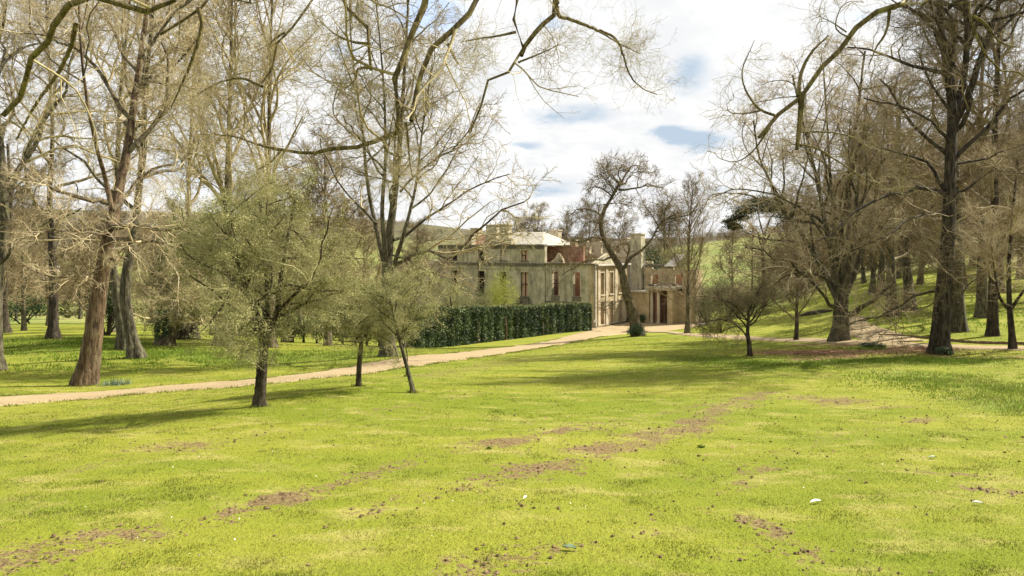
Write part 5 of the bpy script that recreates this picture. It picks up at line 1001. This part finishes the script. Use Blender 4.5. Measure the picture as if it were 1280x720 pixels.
# small sign by the corner, low wall
sb = hp(-1.2, -1.6, -12.9); sg = empty('small_sign', sb, 'small white notice on a thin post at the mansion corner', 'sign')
V, q = tubes(np.array([sb, sb + [0, 0, 1.35]])[None], np.array([[.03, .03]]), 8); mk('post', V, q, None, M['metal'], sg)
mb = MB(); c_ = sb + np.array([0, -.05, 1.3]); mb.hexa([c_ + [-.28, -.02, -.2], c_ + [.28, -.02, -.2], c_ + [.28, .02, -.2], c_ + [-.28, .02, -.2]], [c_ + [-.28, -.02, .2], c_ + [.28, -.02, .2], c_ + [.28, .02, .2], c_ + [-.28, .02, .2]]); mb.build('panel', M['white'], sg)
A, B = base(876, 112), base(905, 96); rt = empty('low_stone_wall', A, 'low pale stone wall curving from the porch towards the bushes', 'wall'); ms = random.Random(8)
stone_me = []
for course in range(2):
    for k in range(22):
        t = (k + .5 * course) / 22.5; c0 = A + (B - A) * t; c0[1] += 2.0 * math.sin(t * 3.1); c0[2] = g1(c0[0], c0[1]) - .05 + course * .3; d = (B - A) * .021; d[2] = 0; nn = np.array([-d[1], d[0], 0]); nn = nn / np.linalg.norm(nn) * .25
        mb = MB(); j = ms.uniform(.94, 1.0); h_ = np.array([0, 0, .29]); mb.hexa([c0 - d * j - nn, c0 + d * j - nn, c0 + d * j + nn, c0 - d * j + nn], [c0 - d * j - nn + h_, c0 + d * j - nn + h_, c0 + d * j + nn + h_, c0 - d * j + nn + h_]); mb.build('stone', M['roofl'], rt)

# ------------------------------------------------------------------ earth bank and kerb of the right hand path
cl = catmull(np.array([base(1100, 43), base(1150, 39.8), base(1210, 36.0), base(1290, 33.4), base(1340, 32)])[:, :2], 60)
V = []
for k in range(60):
    z = g1(cl[k, 0], cl[k, 1]); V += [[cl[k, 0], cl[k, 1] - .08, z - .1], [cl[k, 0], cl[k, 1] - .05, z + .13 + rr.uniform(-.02, .02)], [cl[k, 0], cl[k, 1] + .12, z + .12], [cl[k, 0], cl[k, 1] + .5, z - .05]]
ix = np.arange(240).reshape(60, 4); o = mk('path_edge', V, np.stack([ix[:-1, :-1], ix[1:, :-1], ix[1:, 1:], ix[:-1, 1:]], -1).reshape(-1, 4), None, M['soil']); tag(o, kind='structure')
A, B = base(998, 76), base(1040, 73); t = np.linspace(0, 1, 30)[:, None]; c = A + (B - A) * t; c[:, 2] = gz(c[:, 0], c[:, 1]) + .05
V, q = tubes(c[None], (.12 + .28 * np.sin(t[:, 0] * 3.1))[None], 8, None); o = mk('brown_mound', V, q, None, M['bark_dark'], loc=A); tag(o, 'dark brown low mound lying on the sunlit grass left of the great beech', 'log')  # tapered tube added as a curved low brown mound

# ------------------------------------------------------------------ small things on the lawn
def leafobj(name, label, cat, px, row, L, wd, mat, rot):
    b = gat(px, row); b[2] += .02; n = 9; V = []; t = np.linspace(0, 1, n); ca, sa = math.cos(rot), math.sin(rot)
    for k in range(n):
        w = wd * math.sin(math.pi * min(max(t[k], .03), .97)) ** .7; x = (t[k] - .5) * L; zc = .018 * math.sin(t[k] * 3.14) + .01
        for yy_, zz_ in ((-w, .022), (0, 0), (w, .026)): V.append([b[0] + x * ca - yy_ * sa, b[1] + x * sa + yy_ * ca, b[2] + zc * .6 + zz_ * .5 - .008])
    ix = np.arange(27).reshape(9, 3); q = np.stack([ix[:-1, :-1], ix[1:, :-1], ix[1:, 1:], ix[:-1, 1:]], -1).reshape(-1, 4)
    V = np.array(V); V2 = V - [0, 0, .003]; o = mk(name, np.concatenate([V, V2]), np.concatenate([q, q[:, ::-1] + 27]), None, M[mat], loc=b); tag(o, label, cat); return o
leafobj('white_feather', 'white curved feather on the grass, larger of the two near the right foreground', 'feather', 1020, 630, .13, .022, 'feather', .3)
leafobj('white_feather', 'small white feather on the grass near the right edge', 'feather', 1222, 632, .09, .016, 'feather', -.4)
leafobj('fallen_leaf', 'curled grey green leaf lying on the lawn near the bottom centre', 'leaf', 712, 690, .11, .028, 'greyleaf', -.3)
leafobj('fallen_leaf', 'small pale leaf on the lawn below the middle of the picture', 'leaf', 657, 626, .06, .014, 'feather', .9)
leafobj('fallen_leaf', 'pale green leaf on the grass right of centre', 'leaf', 1166, 574, .12, .02, 'greyleaf', .2)
b = gat(876, 560); shrub('low_plant', 'dark green weed on the bare earth strip right of centre', b, (.06, .045, .03), 60, .03, 'cover', 61, stems=0)
b = gat(610, 562); shrub('low_plant', 'dark green weed on the bare earth in the middle of the lawn', b, (.06, .045, .03), 60, .03, 'cover', 62, stems=0)

# ------------------------------------------------------------------ distant woods and village
def wood_mass(name, label, areas, seed, twig, hmin=7, hmax=12):
    rng = np.random.default_rng(seed); Ps, Ds, Sc = [], [], []
    for (p0, p1, y0, y1, k) in areas:
        Y = y0 + (y1 - y0) * rng.random(k); X = ((p0 + (p1 - p0) * rng.random(k)) - CX) / F * Y; Z = gz(X, Y); hh = hmin + (hmax - hmin) * rng.random(k); m = 9
        b = np.repeat(np.stack([X, Y, Z - .3], 1), m, 0); H_ = np.repeat(hh, m); lift = np.tile(np.array([0, .08, .15, .22, .28, .34, .4, .46, .5]), k)
        d = np.concatenate([rng.normal(size=(k * m, 2)) * .4, np.ones((k * m, 1))], 1); b[:, 2] += lift * H_; d[::m, :2] *= .1
        Ps.append(b); Ds.append(d); Sc.append(H_ * (1 - lift) * (.8 + .3 * rng.random(k * m)))
    o = spray_obj(name, np.concatenate(Ps), np.concatenate(Ds), np.concatenate(Sc), 'w', twig, None, rng); tag(o, label, 'woodland', kind='stuff')
wood_mass('woodland', 'brown leafless wood filling the slopes beyond the park', [(-90, 560, 150, 330, 260), (1080, 1400, 130, 280, 230), (960, 1400, 100, 150, 60), (640, 850, 260, 420, 90), (-100, 1380, 480, 900, 600)], 200, 'twig_brown')
rng = np.random.default_rng(77); k = 9000; Y = 110 + 210 * rng.random(k); px = np.where(rng.random(k) < .62, -80 + 640 * rng.random(k), 1000 + 380 * rng.random(k)); X = (px - CX) / F * Y
kp = fbm(X / 14, Y / 14, 3, 15) > .52; X, Y = X[kp], Y[kp]; hz_ = gz(X, Y) + 3.4 * rng.random(len(X)) * fbm(X / 9, Y / 9, 2, 4)
V, q = leafquads(np.repeat(np.stack([X, Y, hz_], 1), 4, 0) + rng.normal(size=(len(X) * 4, 3)) * .5, .7, rng, .7); o = mk('thicket', V, q, None, M['bram'], smooth=False); tag(o, 'dull green brown undergrowth beneath the far woods', 'undergrowth', kind='stuff')
G_V = 'pale cottages of the far village'
for i, (px, Y, w, col) in enumerate([(20, 420, 9, 'white'), (42, 440, 12, 'white'), (30, 500, 8, 'pinkp'), (100, 470, 9, 'white'), (60, 520, 11, 'white')]):
    b = base(px, Y); b[2] += 1.0; rt = empty('cottage', b, ['white cottage lowest and farthest left in the far village', 'longer white cottage in the far village', 'pinkish cottage above the white ones in the far village', 'white cottage standing apart to the right of the far village', 'wide white cottage highest in the far village'][i], 'cottage', G_V)
    mb = MB(); d = 5; hgt = 4.5; B4 = [b + [-w / 2, 0, -2], b + [w / 2, 0, -2], b + [w / 2, d, -2], b + [-w / 2, d, -2]]; T4 = [q + [0, 0, hgt + 2] for q in B4]; mb.hexa(B4, T4); mb.build('wall', M[col], rt)
    mb = MB(); mb.add([T4[0] + [-.3, -.4, 0], T4[1] + [.3, -.4, 0], T4[2] + [.3, .4, 0], T4[3] + [-.3, .4, 0], b + [-w / 2, d / 2, hgt + 2.6], b + [w / 2, d / 2, hgt + 2.6]], [[0, 1, 5, 4], [2, 3, 4, 5], [3, 2, 1, 0]], [[0, 4, 3], [1, 2, 5]]); mb.build('roof', M['stone_d'], rt)
    for k in range(3):
        mb = MB(); c = b + np.array([-w / 3 + k * w / 3, -.06, 2.0]); mb.hexa([c + [-.5, 0, 0], c + [.5, 0, 0], c + [.5, .1, 0], c + [-.5, .1, 0]], [c + [-.5, 0, 1.2], c + [.5, 0, 1.2], c + [.5, .1, 1.2], c + [-.5, .1, 1.2]]); mb.build('window', M['dark'], rt)
print('objects', len(bpy.data.objects), 'tris', sum(len(m.loops) - 2 * len(m.polygons) for m in bpy.data.meshes))
